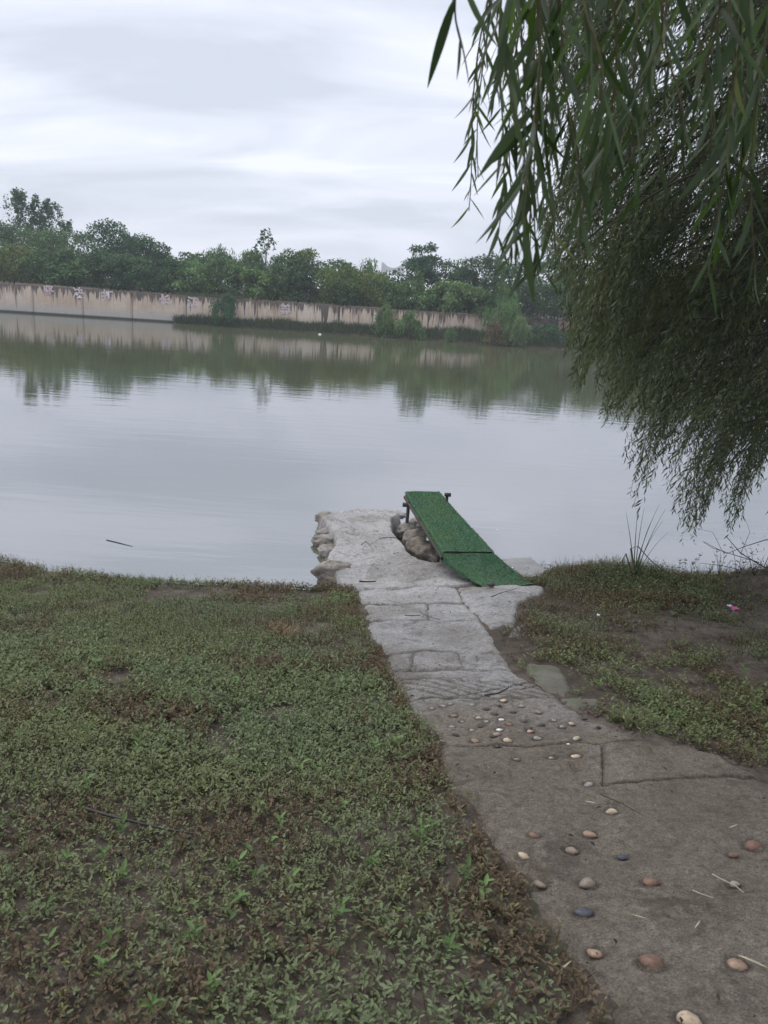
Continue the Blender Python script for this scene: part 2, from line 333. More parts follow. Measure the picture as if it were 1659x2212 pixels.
M['wallb'] = mat_plain('brown_weathered_retaining_wall', (.20, .145, .11), .85, .45, 1.6, .3, .02)
M['joint'] = mat_plain('wall_joint_dark', (.03, .028, .025), .9, .3, 8, .2, .01)
M['white_paint'] = mat_plain('white_paint', (.72, .68, .70), .7, .12, 9, .1, .01)
M['pink_paint'] = mat_plain('faded_red_paint', (.42, .25, .27), .7, .15, 9, .1, .01)
M['tower'] = mat_plain('pale_bridge_concrete', (.45, .45, .45), .8, .05, .1, 0)
M['turfbase'] = mat_plain('green_turf_backing', (.045, .115, .06), .85, .35, 40, .6, .006)
M['turf'] = mat_leaf('green_turf_pile', .1, .6, .25)
M['metal'] = mat_plain('rusty_dark_steel', (.05, .04, .035), .6, .4, 40, .4, .003, .3)
M['board'] = mat_plain('wet_board', (.045, .038, .032), .7, .4, 12, .4, .004)
M['pinkfoil'] = mat_plain('pink_wrapper_plastic', (.55, .10, .28), .35, .3, 60, .2, .003)
M['foam'] = mat_plain('white_foam', (.75, .76, .78), .5, .08, 40, .2, .003)

# ------------------------------------------------------------------ ground, water
def axis(segs):
    a = [segs[0][0]]
    for (s, e_, st) in segs:
        n = max(1, int(round((e_-s)/st))); a += list(np.linspace(s, e_, n+1)[1:])
    return np.array(a)
gx = axis([(-360, -200, 80), (-200, -60, 20), (-60, -14, 2), (-14, -5, .4), (-5, 5, .03), (5, 14, .4), (14, 60, 2), (60, 200, 20), (200, 360, 80)])
gy = axis([(-60, -6, 6), (-6, .6, .3), (.6, 8.2, .03), (8.2, 12, .5), (12, 48, 4), (48, 64, .25), (64, 120, 4), (120, 600, 60)])
X, Y = np.meshgrid(gx, gy); Z = zt(X, Y)
V = np.stack([X, Y, Z], -1).reshape(-1, 3); nx, ny = len(gx), len(gy)
ii, jj = np.meshgrid(np.arange(nx-1), np.arange(ny-1)); a = (jj*nx+ii).ravel()
ground = add('ground', mesh_np('ground', V, np.stack([a, a+1, a+1+nx, a+nx], 1), smooth=True), M['soil']); tag(ground, 'bare dark brown earth of the river banks under the weeds', kind='structure')
V, Q = np.array([(-900, 3, 0), (900, 3, 0), (900, 62, 0), (-900, 62, 0)], float), np.array([(0, 1, 2, 3)])
wx = np.array([-350, -200, -80, -40, -15, 0, 8, 20, 60, 200, 350.]); wyv = [(x, 3) for x in wx]+[(x, float(wall_y(min(x, WX1)))+.05 if x < WX1+1 else 60) for x in wx]
V = np.array([(x, y, 0) for x, y in wyv], float); nn = len(wx); Q = np.array([(i, i+1, nn+i+1, nn+i) for i in range(nn-1)])
water = add('river', mesh_np('river', V, Q), M['water']); tag(water, 'calm silty grey green river mirroring the cloudy sky and far trees', kind='structure')

# ------------------------------------------------------------------ path, jetty: patches laid on the bank
def poly_sd(poly, x, y):
    x = np.asarray(x, float); y = np.asarray(y, float); p = np.asarray(poly, float)[:, :2]; n = len(p)
    d = np.full(x.shape, 1e9); ins = np.zeros(x.shape, bool)
    for i in range(n):
        a_, b_ = p[i], p[(i+1) % n]; e_ = b_-a_; wx_, wy_ = x-a_[0], y-a_[1]
        tt = np.clip((wx_*e_[0]+wy_*e_[1])/(e_@e_+1e-12), 0, 1)
        d = np.minimum(d, (wx_-e_[0]*tt)**2+(wy_-e_[1]*tt)**2)
        cnd = ((a_[1] <= y) & (b_[1] > y)) | ((b_[1] <= y) & (a_[1] > y))
        with np.errstate(divide='ignore', invalid='ignore'): xi = a_[0]+(y-a_[1])/(b_[1]-a_[1]+1e-15)*e_[0]
        ins ^= cnd & (x < xi)
    return np.where(ins, 1, -1)*np.sqrt(d)
def patch(name, poly, mat, zf, parent=None, res=.012, edge=.03, drop=.05, rag=.02, ragf=14, gf=None, gw=.010):
    poly = np.asarray(poly)[:, :2]; x0, y0 = poly.min(0)-edge-rag; x1, y1 = poly.max(0)+edge+rag
    xs = np.arange(x0, x1+res, res); yv = np.arange(y0, y1+res, res); X, Y = np.meshgrid(xs, yv)
    s = poly_sd(poly, X, Y) + rag*2*(fbm(X, Y, ragf, 3, 21)-.5)
    Z = zf(X, Y) - drop*(1-sstep(-edge, edge, s))**1.5
    nx = len(xs); ok = s > -edge
    ii, jj = np.meshgrid(np.arange(nx-1), np.arange(len(yv)-1)); k = ok[:-1, :-1] | ok[1:, :-1] | ok[:-1, 1:] | ok[1:, 1:]
    a = (jj*nx+ii)[k]; Q = np.stack([a, a+1, a+1+nx, a+nx], 1); u, inv = np.unique(Q, return_inverse=True)
    V = np.stack([X, Y, Z], -1).reshape(-1, 3)[u]; Q = inv.reshape(Q.shape)
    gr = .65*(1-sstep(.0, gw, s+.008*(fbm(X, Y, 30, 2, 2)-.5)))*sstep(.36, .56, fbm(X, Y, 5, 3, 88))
    if gf is not None: gr = np.maximum(gr, np.clip(gf(X, Y), 0, 1))  # recess shade baked in as dark colour on top of joint dirt
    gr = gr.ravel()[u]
    if parent is not None: V = rel(V, parent)
    me = mesh_np(name, V, Q, smooth=True); at = me.attributes.new('grime_shade', 'FLOAT', 'POINT')
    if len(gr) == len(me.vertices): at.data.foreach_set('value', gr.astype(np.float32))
    return add(name, me, mat, parent)
def pw(pts, off=.03): return np.array([hit(x, y, off) for x, y in pts])
p0 = hit(1000, 1500)
path = empty('footpath', (p0[0], p0[1], p0[2])); tag(path, 'narrow cement footpath with set pebbles running down to the water', kind='structure')
def zpath(r=.022, rough=1.0, f=None):
    def g(x, y):
        z = zsmooth(x, y) + r - .045*(1-sstep(-.05, .07, bed_sd(x, y))) + rough*(.010*(fbm(x, y, 11, 4, 31)-.5) + .006*(fbm(x, y, 45, 3, 33)-.5) + .02*(fbm(x, y, 2.5, 3, 35)-.5))
        return z + (f(x, y) if f else 0)
    return g
def zsmooth(x, y):                        # the terrain without its own small lumps, never below it
    return zt(x, y)
path_edge = [(765, 1262), (775, 1290), (788, 1335), (800, 1370), (830, 1405), (838, 1440), (850, 1466), (880, 1506), (890, 1530), (950, 1590), (955, 1640), (985, 1700), (1040, 1770), (1090, 1850), (1140, 1900), (1180, 1990), (1230, 2050), (1290, 2110), (1330, 2212), (1400, 2320)]
slabs = [
 ('mid', [(768, 1262), (860, 1262), (985, 1268), (1000, 1298), (925, 1299), (776, 1299)], .020),
 ('mid', [(776, 1302), (922, 1301), (925, 1335), (789, 1336)], .018),
 ('mid', [(927, 1301), (1003, 1301), (1036, 1337), (928, 1336)], .016),
 ('mid', [(789, 1338), (1036, 1339), (1086, 1404), (990, 1405), (890, 1403), (831, 1405), (801, 1370)], .018),
 ('mid', [(833, 1409), (888, 1406), (893, 1428), (880, 1440), (842, 1440)], .015),
 ('mid', [(895, 1408), (985, 1407), (1001, 1437), (905, 1441), (893, 1430)], .023),
 ('mid', [(991, 1407), (1086, 1406), (1112, 1441), (1007, 1440)], .018),
 ('mid', [(842, 1443), (1112, 1443), (1150, 1466), (850, 1466)], .018),
 ('band', [(850, 1468), (1152, 1468), (1205, 1500), (880, 1506)], .020),
 ('peb', [(880, 1508), (1205, 1502), (1260, 1530), (1330, 1560), (1392, 1593), (1300, 1598), (950, 1601), (945, 1580), (892, 1532)], .018),
 ('near', [(1303, 1601), (1390, 1597), (1480, 1601), (1560, 1626), (1700, 1690), (1700, 1676), (1520, 1670), (1345, 1685), (1304, 1691)], .021),
 ('near', [(950, 1604), (1302, 1602), (1303, 1692), (1345, 1687), (1520, 1673), (1700, 1700), (1950, 1820), (2050, 2000), (2100, 2330), (1400, 2330), (1333, 2212), (1292, 2110), (1232, 2050), (1182, 1990), (1142, 1900), (1092, 1850), (1042, 1775), (985, 1705), (960, 1680)], .020),
]
peb = [(905,540,55,'cream'),(797,650,60,'orange'),(530,655,55,'brown'),(710,730,65,'tan'),(478,755,55,'cream'),(955,760,45,'slate'),(788,885,80,'tan'),(557,893,55,'tan'),(1093,880,70,'brown'),(1500,890,45,'grey'),(770,1030,78,'slate'),(823,1225,65,'orange'),(1100,1270,105,'brown'),(1512,1283,80,'orange'),(1280,1550,100,'cream'),(1590,705,80,'red'),(792,410,45,'grey'),(730,273,45,'cream'),(617,285,40,'grey'),(445,287,34,'tan'),(1490,750,40,'brown'),(400,195,45,'cream'),(245,200,40,'orange'),(347,165,38,'tan'),(330,178,30,'dark'),(510,152,34,'pink'),(545,185,40,'grey'),(733,185,38,'cream'),(350,225,30,'dark'),(693,213,16,'white'),(262,88,32,'cream'),(228,147,26,'grey'),(275,128,36,'dark'),(298,105,32,'grey'),(360,145,32,'white'),(370,95,26,'white'),(485,105,30,'dark'),(565,120,32,'dark'),(505,138,30,'dark'),(665,130,30,'grey'),(710,115,32,'cream'),(625,98,27,'tan'),(552,60,27,'orange'),(775,90,27,'dark'),(430,58,30,'dark'),(340,68,30,'dark'),(140,77,34,'tan'),(130,130,32,'grey'),(150,168,30,'dark'),(85,200,28,'tan'),(840,130,22,'dark'),(468,30,27,'grey'),(380,3,32,'cream'),(300,45,26,'dark'),(88,30,32,'grey'),(125,20,24,'grey'),(230,25,26,'grey'),(360,28,22,'dark'),(35,42,28,'tan'),(410,118,36,'brown'),(180,105,22,'grey')]
PEBP = []
for zx, zy, w_, c_ in peb:
    p = hit(918+.4466*zx, 1512+.4466*zy, .018); PEBP.append((p[0], p[1], w_*.4466*np.linalg.norm(p-[0, 0, CAMH])/F*.5))
def sockets(x, y):
    r = np.zeros(np.shape(x))
    for a_, b_, c_ in PEBP:
        if a_ < x.min() or a_ > x.max() or b_ < y.min() or b_ > y.max(): continue
        d = np.hypot(x-a_, (y-b_)*1.25); r -= .007*np.exp(-((d-c_*1.08)/.008)**2)
    return r
slab_polys = []
right_edge = [(1180, 1262), (1178, 1280), (1122, 1302), (1114, 1347), (1064, 1356), (1090, 1400), (1116, 1440), (1156, 1464), (1210, 1498), (1262, 1528), (1332, 1558), (1392, 1592), (1480, 1598), (1562, 1623), (1702, 1688), (1950, 1815), (2060, 2000), (2110, 2345)]
BED = pw(path_edge[1:]+[(1400, 2345)]+right_edge[::-1]+[(985, 1255), (765, 1255)])
def bed_sd(x, y): return poly_sd(BED, x, y)+.10*(fbm(x, y, 3.3, 4, 23)-.5)+.05*(fbm(x, y, 17, 3, 24)-.5)
M['bed'] = mat_crust('path_edge_mud', (.075, .06, .048), (.115, .095, .078), (.165, .145, .125), (.5, .85), 3.0, 1.0, (.055, .045, .035), .5)
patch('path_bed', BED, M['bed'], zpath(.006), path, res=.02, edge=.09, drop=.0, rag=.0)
slab_polys[:] = [BED]; MAINP = True
def groove(poly):
    a_, b_, c_, d_ = poly[0], poly[1], poly[2], poly[3]
    ex = (b_-a_)[:2]; ex = ex/np.linalg.norm(ex); ey = np.array([-ex[1], ex[0]])
    def g(x, y):
        u = (x-a_[0])*ex[0]+(y-a_[1])*ex[1]; v = (x-a_[0])*ey[0]+(y-a_[1])*ey[1]
        r = 0
        for sgn, ph in ((1, 0), (-1, .05)):
            q = (u*.62+sgn*v*1.0+ph + .01*fbm(x, y, 8, 2, 5))/.075; d = np.abs(q-np.round(q))*.075
            keep = vn(np.round(q)*3.1, v*0+sgn, 6) > (.25 if sgn > 0 else .5)
            r = r - np.where(keep, .018*np.exp(-(d/.008)**2), 0)
        return r
    return g
for kind, pts, r in slabs:
    P_ = pw(pts)
    mat = {'mid': M['path_mid'], 'band': M['path_mid'], 'peb': M['path_mid'], 'near': M['path_near']}[kind]
    res = {'mid': .016, 'band': .0055, 'peb': .008, 'near': .007}[kind]
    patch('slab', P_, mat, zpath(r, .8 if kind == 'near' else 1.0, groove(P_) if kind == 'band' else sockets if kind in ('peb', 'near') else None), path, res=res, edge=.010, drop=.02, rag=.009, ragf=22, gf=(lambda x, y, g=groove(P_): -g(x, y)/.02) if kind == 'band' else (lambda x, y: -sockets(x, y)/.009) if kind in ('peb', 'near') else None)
for pts, mt_, r in [([(1132, 1422), (1200, 1428), (1242, 1478), (1222, 1496), (1170, 1480)], 'mossy', .03), ([(1215, 1500), (1290, 1498), (1312, 1514), (1250, 1522), (1218, 1508)], 'mossy', .03),
                    ([(986, 1268), (1045, 1266), (1172, 1262), (1178, 1278), (1120, 1300), (1112, 1345), (1062, 1352), (1040, 1338), (1004, 1300)], 'path_mid', .018)]:
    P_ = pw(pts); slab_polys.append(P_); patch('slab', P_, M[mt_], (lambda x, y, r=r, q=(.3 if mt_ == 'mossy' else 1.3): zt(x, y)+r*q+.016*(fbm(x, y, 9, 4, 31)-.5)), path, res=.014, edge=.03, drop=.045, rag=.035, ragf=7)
# pebbles set in the cement: (zoom x, zoom y, width, colour)
PC = {'cream': (.44, .35, .25), 'orange': (.27, .185, .13), 'tan': (.22, .175, .14), 'brown': (.17, .10, .07), 'dark': (.05, .045, .042), 'slate': (.06, .065, .08), 'grey': (.24, .23, .21), 'pink': (.38, .24, .20), 'white': (.62, .60, .56), 'red': (.17, .095, .07)}
PM = {k: mat_plain('pebble_'+k, v, .55, .42, 45, .4, .004) for k, v in PC.items()}
def blob(sub=2, seed=0, amp=.12, sq=(1, 1, 1), freq=1.3):
    bm = bmesh.new(); bmesh.ops.create_icosphere(bm, subdivisions=sub, radius=1)
    for v in bm.verts:
        n_ = mn.fractal(v.co*freq+Vector((seed*7.1, seed*3.3, 0)), 1, 2, 3); v.co *= 1+amp*n_+(.35*amp*mn.fractal(v.co*freq*4.3, 1, 2, 3) if sub >= 4 else 0)
        v.co.x *= sq[0]; v.co.y *= sq[1]; v.co.z *= sq[2]
    me = bpy.data.meshes.new('blob'); bm.to_mesh(me); bm.free()
    me.polygons.foreach_set('use_smooth', np.ones(len(me.polygons), bool)); return me
peb_base = [blob(2, s, .30, (1, .64+.06*(s % 3), .46)) for s in range(6)]
peb_me = {}
for i, (zx, zy, w_, c_) in enumerate(peb):
    p = hit(918+.4466*zx, 1512+.4466*zy, .018); size = w_*.4466*np.linalg.norm(p-[0, 0, CAMH])/F
    key = (i % 6, c_)
    if key not in peb_me:
        me = peb_base[i % 6].copy(); me.materials.append(PM[c_]); peb_me[key] = me
    o = add('pebble', peb_me[key], None, path, rel([p[0], p[1], p[2]-size*.03], path)); o.scale = (size*.49,)*3; o.rotation_euler = (random.uniform(-.2, .2), random.uniform(-.2, .2), random.uniform(-.6, .6))

# jetty
jp = onz(800, 1200, .2); jetty = empty('jetty', (jp[0], jp[1], 0)); tag(jetty, 'low pale grey jetty of crusted cement bags reaching into the river', 'jetty')
jpoly = [onz(x, y, .17) for x, y in [(772, 1264), (735, 1247), (722, 1230), (700, 1218), (706, 1192), (724, 1172), (722, 1150), (700, 1128), (686, 1113), (730, 1107), (800, 1101), (850, 1103), (866, 1112), (852, 1124), (846, 1140), (866, 1166), (895, 1200), (930, 1212), (965, 1208), (1010, 1214), (1060, 1230), (1100, 1262), (985, 1268)]]
slab_polys.append(np.array(jpoly))
def zj(x, y):
    t_ = sstep(6.2, 7.0, y); base = np.maximum(zt(x, y), .05)+.035; top = .17 + .012*(y-7)
    return base*(1-t_)+top*t_ + .022*(fbm(x, y, 4, 3, 41)-.5) + .016*(fbm(x, y*2.2, 13, 4, 42)-.5) + .008*(fbm(x, y, 45, 3, 43)-.5)
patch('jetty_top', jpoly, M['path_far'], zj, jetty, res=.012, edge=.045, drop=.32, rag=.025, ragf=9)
def rock(name, px, py, z, size, mat, parent, seed, rot=0, sub=4, amp=.28, sink=.3):
    p = onz(px, py, z); me = blob(sub, seed, amp, size, 1.6); me.materials.append(mat)
    o = add(name, me, None, parent, rel([p[0], p[1], z-size[2]*sink], parent)); o.rotation_euler = (0, 0, rot); return o
for i, (px, py, z, sz, mt_, rt_) in enumerate([
    (706, 1116, .14, (.13, .10, .07), 'bag', .1), (715, 1128, .10, (.10, .11, .07), 'bagdark', .5), (704, 1152, .07, (.13, .10, .075), 'bag', 0), (706, 1166, .06, (.15, .11, .075), 'bag', .1),
    (714, 1187, .06, (.12, .11, .08), 'bag', -.2), (728, 1208, .06, (.11, .08, .06), 'bagdark', .2), (720, 1228, .13, (.19, .10, .10), 'bag', .15), (722, 1246, .06, (.15, .12, .11), 'bagdark', .1),
    (848, 1108, .15, (.15, .09, .05), 'path_far', -.35), (785, 1105, .14, (.17, .08, .05), 'path_far', 0)]):
    rock('cement_bag', px, py, z, sz, M[mt_], jetty, i+1, rt_)
for i, (px, py, z, sz, mt_, rt_) in enumerate([
    (882, 1142, .10, (.13, .15, .10), 'bag', .2), (895, 1160, .11, (.12, .16, .11), 'bag', .5), (905, 1178, .12, (.13, .14, .11), 'bagdark', .4), (920, 1190, .13, (.15, .13, .11), 'bagdark', .3), (900, 1130, .07, (.10, .1, .08), 'bag', 0), (940, 1205, .10, (.14, .07, .06), 'bagdark', -.8), (958, 1218, .11, (.09, .05, .05), 'bag', -.9)]):
    rock('boulder', px, py, z, sz, M[mt_], jetty, i+21, rt_)
gs = [onz(x, y, .16) for x, y in [(1070, 1210), (1146, 1204), (1182, 1232), (1168, 1256), (1120, 1262)]]; slab_polys.append(np.array(gs))
g0 = np.mean(gs, 0); gslab = empty('concrete_slab', (g0[0], g0[1], .0)); tag(gslab, 'flat grey concrete slab at the water edge right of the green walkway', 'slab')
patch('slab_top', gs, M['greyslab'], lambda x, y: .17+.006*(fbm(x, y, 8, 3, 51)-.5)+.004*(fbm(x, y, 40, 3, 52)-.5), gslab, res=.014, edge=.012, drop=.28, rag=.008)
# puddle
pp = hit(1118, 1366); P_ = pw([(1102, 1372), (1114, 1361), (1132, 1357), (1136, 1362), (1124, 1374), (1108, 1380)], .012)
mt, t, b, out = newmat('puddle_water'); b.inputs['Base Color'].default_value = (.09, .08, .07, 1); b.inputs['Roughness'].default_value = .04; b.inputs['IOR'].default_value = 1.6
pz = float(np.mean(P_[:, 2]))-.004
pud = patch('puddle', P_, mt, lambda x, y: x*0+pz, None, res=.010, edge=.004, drop=.0, rag=.006); tag(pud, 'small bright puddle in the mud beside the path', kind='structure')

def on_path(x, y, m=0.0):
    s = np.full(np.shape(x), -9.)
    for P_ in slab_polys: s = np.maximum(s, poly_sd(P_, x, y))
    return s > -m
def path_dist(x, y):
    s = np.full(np.shape(x), -9.)
    for P_ in slab_polys: s = np.maximum(s, poly_sd(P_, x, y))
    return s

# ------------------------------------------------------------------ green walkway (board on a steel frame, turf on top)
zF, zN = .46, .37
A_ = onz(876, 1064, zF); B_ = onz(948, 1064, zF); Cn = onz(958, 1194, zN); Dn = onz(1066, 1194, zN)
wk = empty('green_walkway', (float(Cn[0]), float(Cn[1]), .1)); tag(wk, 'narrow raised walkway covered in green artificial turf over the water', 'walkway')
aL = hit(1046, 1266, .03); aR = hit(1152, 1262, .03)
# turf sheets: rows across, columns along, with side flaps
def sheet(name, rows, fall_l, fall_r, n=40, m=16, wav=.004, seed=0, steps=None):
    Vs = []; 
    for i in range(n+1):
        tt = i/n*(len(rows)-1); k = min(int(tt), len(rows)-2); f = tt-k; l = rows[k][0]*(1-f)+rows[k+1][0]*f; r = rows[k][1]*(1-f)+rows[k+1][1]*f
        fl = fall_l if np.isscalar(fall_l) else np.interp(i/n, [0, 1], fall_l); fr = fall_r if np.isscalar(fall_r) else np.interp(i/n, [0, 1], fall_r)
        rg = .3+.9*vn(np.array([i*.55]), np.array([0.]), seed+1)[0]
        Vs.append(l+np.array([-.006, 0, -fl*rg])); Vs.append(l+np.array([-.004, 0, -fl*.4]))
        for j in range(m+1):
            q = j/m; p = l*(1-q)+r*q; p = p+np.array([0, 0, wav*2*(vn(np.array([p[0]*9]), np.array([p[1]*9]), seed)[0]-.5)]); Vs.append(p)
        Vs.append(r+np.array([.004, 0, -fr*.4])); Vs.append(r+np.array([.006, 0, -fr*rg]))
    w_ = m+5; Q = np.array([(i*w_+j, i*w_+j+1, (i+1)*w_+j+1, (i+1)*w_+j) for i in range(n) for j in range(w_-1)])
    return np.array(Vs), Q
up = lambda p, d: np.array(p)+np.array([0, 0, d])
s1 = sheet('turf_sheet', [(up(A_, .012), up(B_, .012)), (up((A_*.55+Cn*.45), .004), up((B_*.55+Dn*.45), .004)), (up(Cn, .012), up(Dn, .012))], (.03, .13), .03, 60, 14, .004, 5)
q1 = (onz(980, 1220, .305), onz(1092, 1218, .30)); q2 = (onz(1015, 1246, .25), onz(1124, 1241, .245))
s2 = sheet('turf_sheet', [(up(Cn, .0)+[0.003, -.012, 0], up(Dn, .0)+[0, -.012, 0]), q1, q2, (aL, aR)], (.08, .01), .02, 30, 14, .010, 9)
def fuzz(V, Q, dens, L0=.011, seed=1, lean=.5):
    a, b_, c_, d_ = [V[Q[:, i]] for i in range(4)]; ar = np.linalg.norm(np.cross(c_-a, d_-b_), axis=1)/2
    n = int(ar.sum()*dens); idx = rng.choice(len(Q), n, p=ar/ar.sum()); u, v = rng.random((2, n, 1))
    P_ = (a[idx]*(1-u)+b_[idx]*u)*(1-v)+(d_[idx]*(1-u)+c_[idx]*u)*v
    nn_ = unit(np.cross(c_-a, d_-b_))[idx]; nn_ = np.where(nn_[:, 2:3] < 0, -nn_, nn_)
    D = nn_ + lean*rng.normal(size=(n, 3)); base = np.array([.072, .178, .092])
    col = base*(.65+.7*rng.random((n, 1)))*(.8+.4*fbm(P_[:, 0], P_[:, 1], 7, 3, 3)[:, None]); 
    yl = fbm(P_[:, 0], P_[:, 1], 3.5, 3, 8)[:, None]; col = np.where(yl > .58, col*np.array([1.5, 1.05, .8]), col)
    if seed == 2: dm = np.clip((fbm(P_[:, 0], P_[:, 1], 6, 4, 12)[:, None]-.38)*3, 0, .75); col = col*(1-dm)+np.array([.15, .155, .125])*dm
    pale = rng.random((n, 1)) < .02; col = np.where(pale, np.array([.22, .24, .16]), col)
    v2, q2_, k = leaves(P_, D, rng.normal(size=(n, 3)), L0*(.6+.8*rng.random(n)), .0042*(.7+.6*rng.random(n)), 'r', .2)
    return v2, q2_, np.repeat(col, k, 0)
for s_, dn in ((s1, 16000), (s2, 14000)):
    sh = add('turf_sheet', mesh_np('turf_sheet', rel(s_[0], wk), s_[1], smooth=True), M['turfbase'], wk)
    v2, q2_, c2 = fuzz(s_[0], s_[1], dn, seed=2 if s_ is s2 else 1); fz = add('turf_pile', mesh_np('turf_pile', rel(v2, wk), q2_, c2), M['turf'], sh); tag(fz, kind='stuff')
# boards below the turf, cross seams
def prism(pl, h):          # vertical slab between top quad pl (4 pts) and the same lowered by h
    t4 = np.array(pl); b4 = t4-[0, 0, h]; V = np.concatenate([t4, b4]); return V, np.array([(0, 1, 2, 3), (7, 6, 5, 4), (0, 4, 5, 1), (1, 5, 6, 2), (2, 6, 7, 3), (3, 7, 4, 0)])
nb = 5
for k in range(nb):
    f0, f1 = k/nb+.003, (k+1)/nb-.003; c4 = [A_*(1-f0)+Cn*f0, B_*(1-f0)+Dn*f0, B_*(1-f1)+Dn*f1, A_*(1-f1)+Cn*f1]
    v_, q_ = prism([np.array(c)-[0, 0, .006] for c in c4], .03); add('board', mesh_np('board', rel(v_, wk), q_), M['board'], wk)
for (E0, E1) in ((A_, Cn), (B_, Dn)):
    v_, q_ = tube([up(E0, -.055), up(E0*.5+E1*.5, -.055), up(E1, -.055)], .022, 8); add('side_rail', mesh_np('side_rail', rel(v_, wk), q_, smooth=True), M['metal'], wk)
def cyl(name, a, b_, r, mat, parent, seg=10):
    v_, q_ = tube([a, (np.array(a)+np.array(b_))/2, b_], r, seg); n = len(v_)
    me = mesh_np(name, rel(v_, parent), q_, smooth=True); bm = bmesh.new(); bm.from_mesh(me); bmesh.ops.holes_fill(bm, edges=bm.edges, sides=seg); bm.to_mesh(me); bm.free()
    return add(name, me, mat, parent)
yl_ = A_[1]-.22; fl = .22/(A_[1]-Cn[1]); xl_ = A_[0]+(Cn[0]-A_[0])*fl-.015; xr_ = B_[0]+(Dn[0]-B_[0])*fl+.02
cyl('leg', (xl_, yl_, -.5), (xl_+.012, yl_, .44), .020, M['metal'], wk); cyl('leg', (xr_, yl_, -.5), (xr_, yl_, .53), .017, M['metal'], wk)
cyl('clamp', (xl_-.055, yl_, .375), (xl_+.04, yl_, .375), .025, M['metal'], wk); cyl('clamp', (xr_-.03, yl_-.01, .525), (xr_+.04, yl_-.01, .525), .022, M['metal'], wk)
v_, q_ = box_np(xl_-.05, xr_+.03, yl_-.02, yl_+.02, .03, .105); add('cross_beam', mesh_np('cross_beam', rel(v_, wk), q_), M['metal'], wk)
y2 = Cn[1]+.35; cyl('leg', (Cn[0]-.02, y2, -.3), (Cn[0]-.02, y2, .34), .02, M['metal'], wk); cyl('leg', (Dn[0]-.03, y2, -.4), (Dn[0]-.03, y2, .34), .02, M['metal'], wk)

# ------------------------------------------------------------------ far wall
wp = -20.0; wall = empty('flood_wall', (wp, float(wall_y(wp)), 0)); tag(wall, 'long stained concrete flood wall with painted characters across the river', 'wall')
def wx_at(px):
    py = 673 + (px)*.0635; d = ray(px, py); # intersect plane y = 52.4+.061(x+14.6)
    tt = (52.4+.061*14.6)/(d[1]-.061*d[0]); return d[0]*tt
jn = [-1100, -980, -860, -740, -620, -500, -390, -270, -150, -35, 73, 180, 286, 403, 470, 555, 640, 731, 773, 857, 945, 1060]
jx = [wx_at(q) for q in jn]; WX1r = jx[-1]
for i in range(len(jx)-1):
    x0, x1 = jx[i]+.018, jx[i+1]-.018; n = 14; xs = np.linspace(x0, x1, n+1); top = WALL_T + .03*(fbm(xs, xs*0, 2.2, 2, 60)-.5) + .02*(random.random()-.5)
    pr = .012*random.random(); y0 = wall_y(xs)-pr; V = []; 
    for k in range(n+1): V += [(xs[k], y0[k], -.6), (xs[k], y0[k]+.05, top[k]), (xs[k], y0[k]+.33, top[k]), (xs[k], y0[k]+.33, -.6)]
    Q = [(4*k+j, 4*k+4+j, 4*k+5+j, 4*k+1+j) for k in range(n) for j in range(3)]+[(0, 1, 2, 3), (4*n+3, 4*n+2, 4*n+1, 4*n)]
    add('wall_panel', mesh_np('wall_panel', rel(V, wall), Q), M['wall'], wall)
xs = np.linspace(jx[0], jx[-1]-.05, 8); V = []; 
for x in xs: y_ = float(wall_y(x)); V += [(x, y_+.07, -.6), (x, y_+.07, WALL_T-.06), (x, y_+.27, WALL_T-.06), (x, y_+.27, -.6)]
Q = [(4*k+j, 4*k+4+j, 4*k+5+j, 4*k+1+j) for k in range(len(xs)-1) for j in range(3)]
add('joint_filler', mesh_np('joint_filler', rel(V, wall), Q), M['joint'], wall)
wang = math.atan(.061)
def text_mesh(ch, size, offset, extr):
    cu = bpy.data.curves.new('tmp', 'FONT'); cu.body = ch; cu.size = size; cu.offset = offset; cu.extrude = extr; cu.align_x = 'CENTER'; cu.align_y = 'CENTER'; cu.resolution_u = 3
    o = bpy.data.objects.new('tmp', cu); COL.objects.link(o); dg = bpy.context.evaluated_depsgraph_get(); me = bpy.data.meshes.new_from_object(o.evaluated_get(dg)); bpy.data.objects.remove(o); return me
def char_at(ch, px, py, size=.70):
    x = wx_at(px); y = float(wall_y(x)); z = ony(px, py, y)[2]
    tilt = math.atan(.05/WALL_T)
    rot = Matrix.Rotation(wang, 4, 'Z') @ Matrix.Rotation(PI/2-tilt, 4, 'X')
    yy = y + .05*(z+.6)/(WALL_T+.6) - .022
    me = text_mesh(ch, size, .018, .004); o = add('painted_character', me, M['white_paint'], wall); o.matrix_local = Matrix.Translation(Vector(rel((x, yy, z), wall))) @ rot
    me2 = text_mesh(ch, size, -.007, .004); o2 = add('red_stroke', me2, M['pink_paint'], o); o2.location = (0, 0, .007)
for ch, px, py in [('坚', 107, 630), ('决', 171, 634), ('打', 233, 640), ('长', 356, 649), ('江', 416, 654), ('禁', 615, 670), ('捕', 818, 686), ('攻', 879, 689)]: char_at(ch, px, py)
# set back wall on the right
w2 = empty('rear_wall', (18, 61.6, .5)); tag(w2, 'brown stained retaining wall set back behind the willow on the right', 'wall')
x2 = [12.5, 15.5, 18.6, 22, 26, 30, 36, 44, 55]
for i in range(len(x2)-1):
    v_, q_ = box_np(x2[i]+.02, x2[i+1]-.02, 61.45-.02*random.random(), 61.7, .1, 1.58); add('wall_panel', mesh_np('wall_panel', rel(v_, w2), q_), M['wallb'], w2)

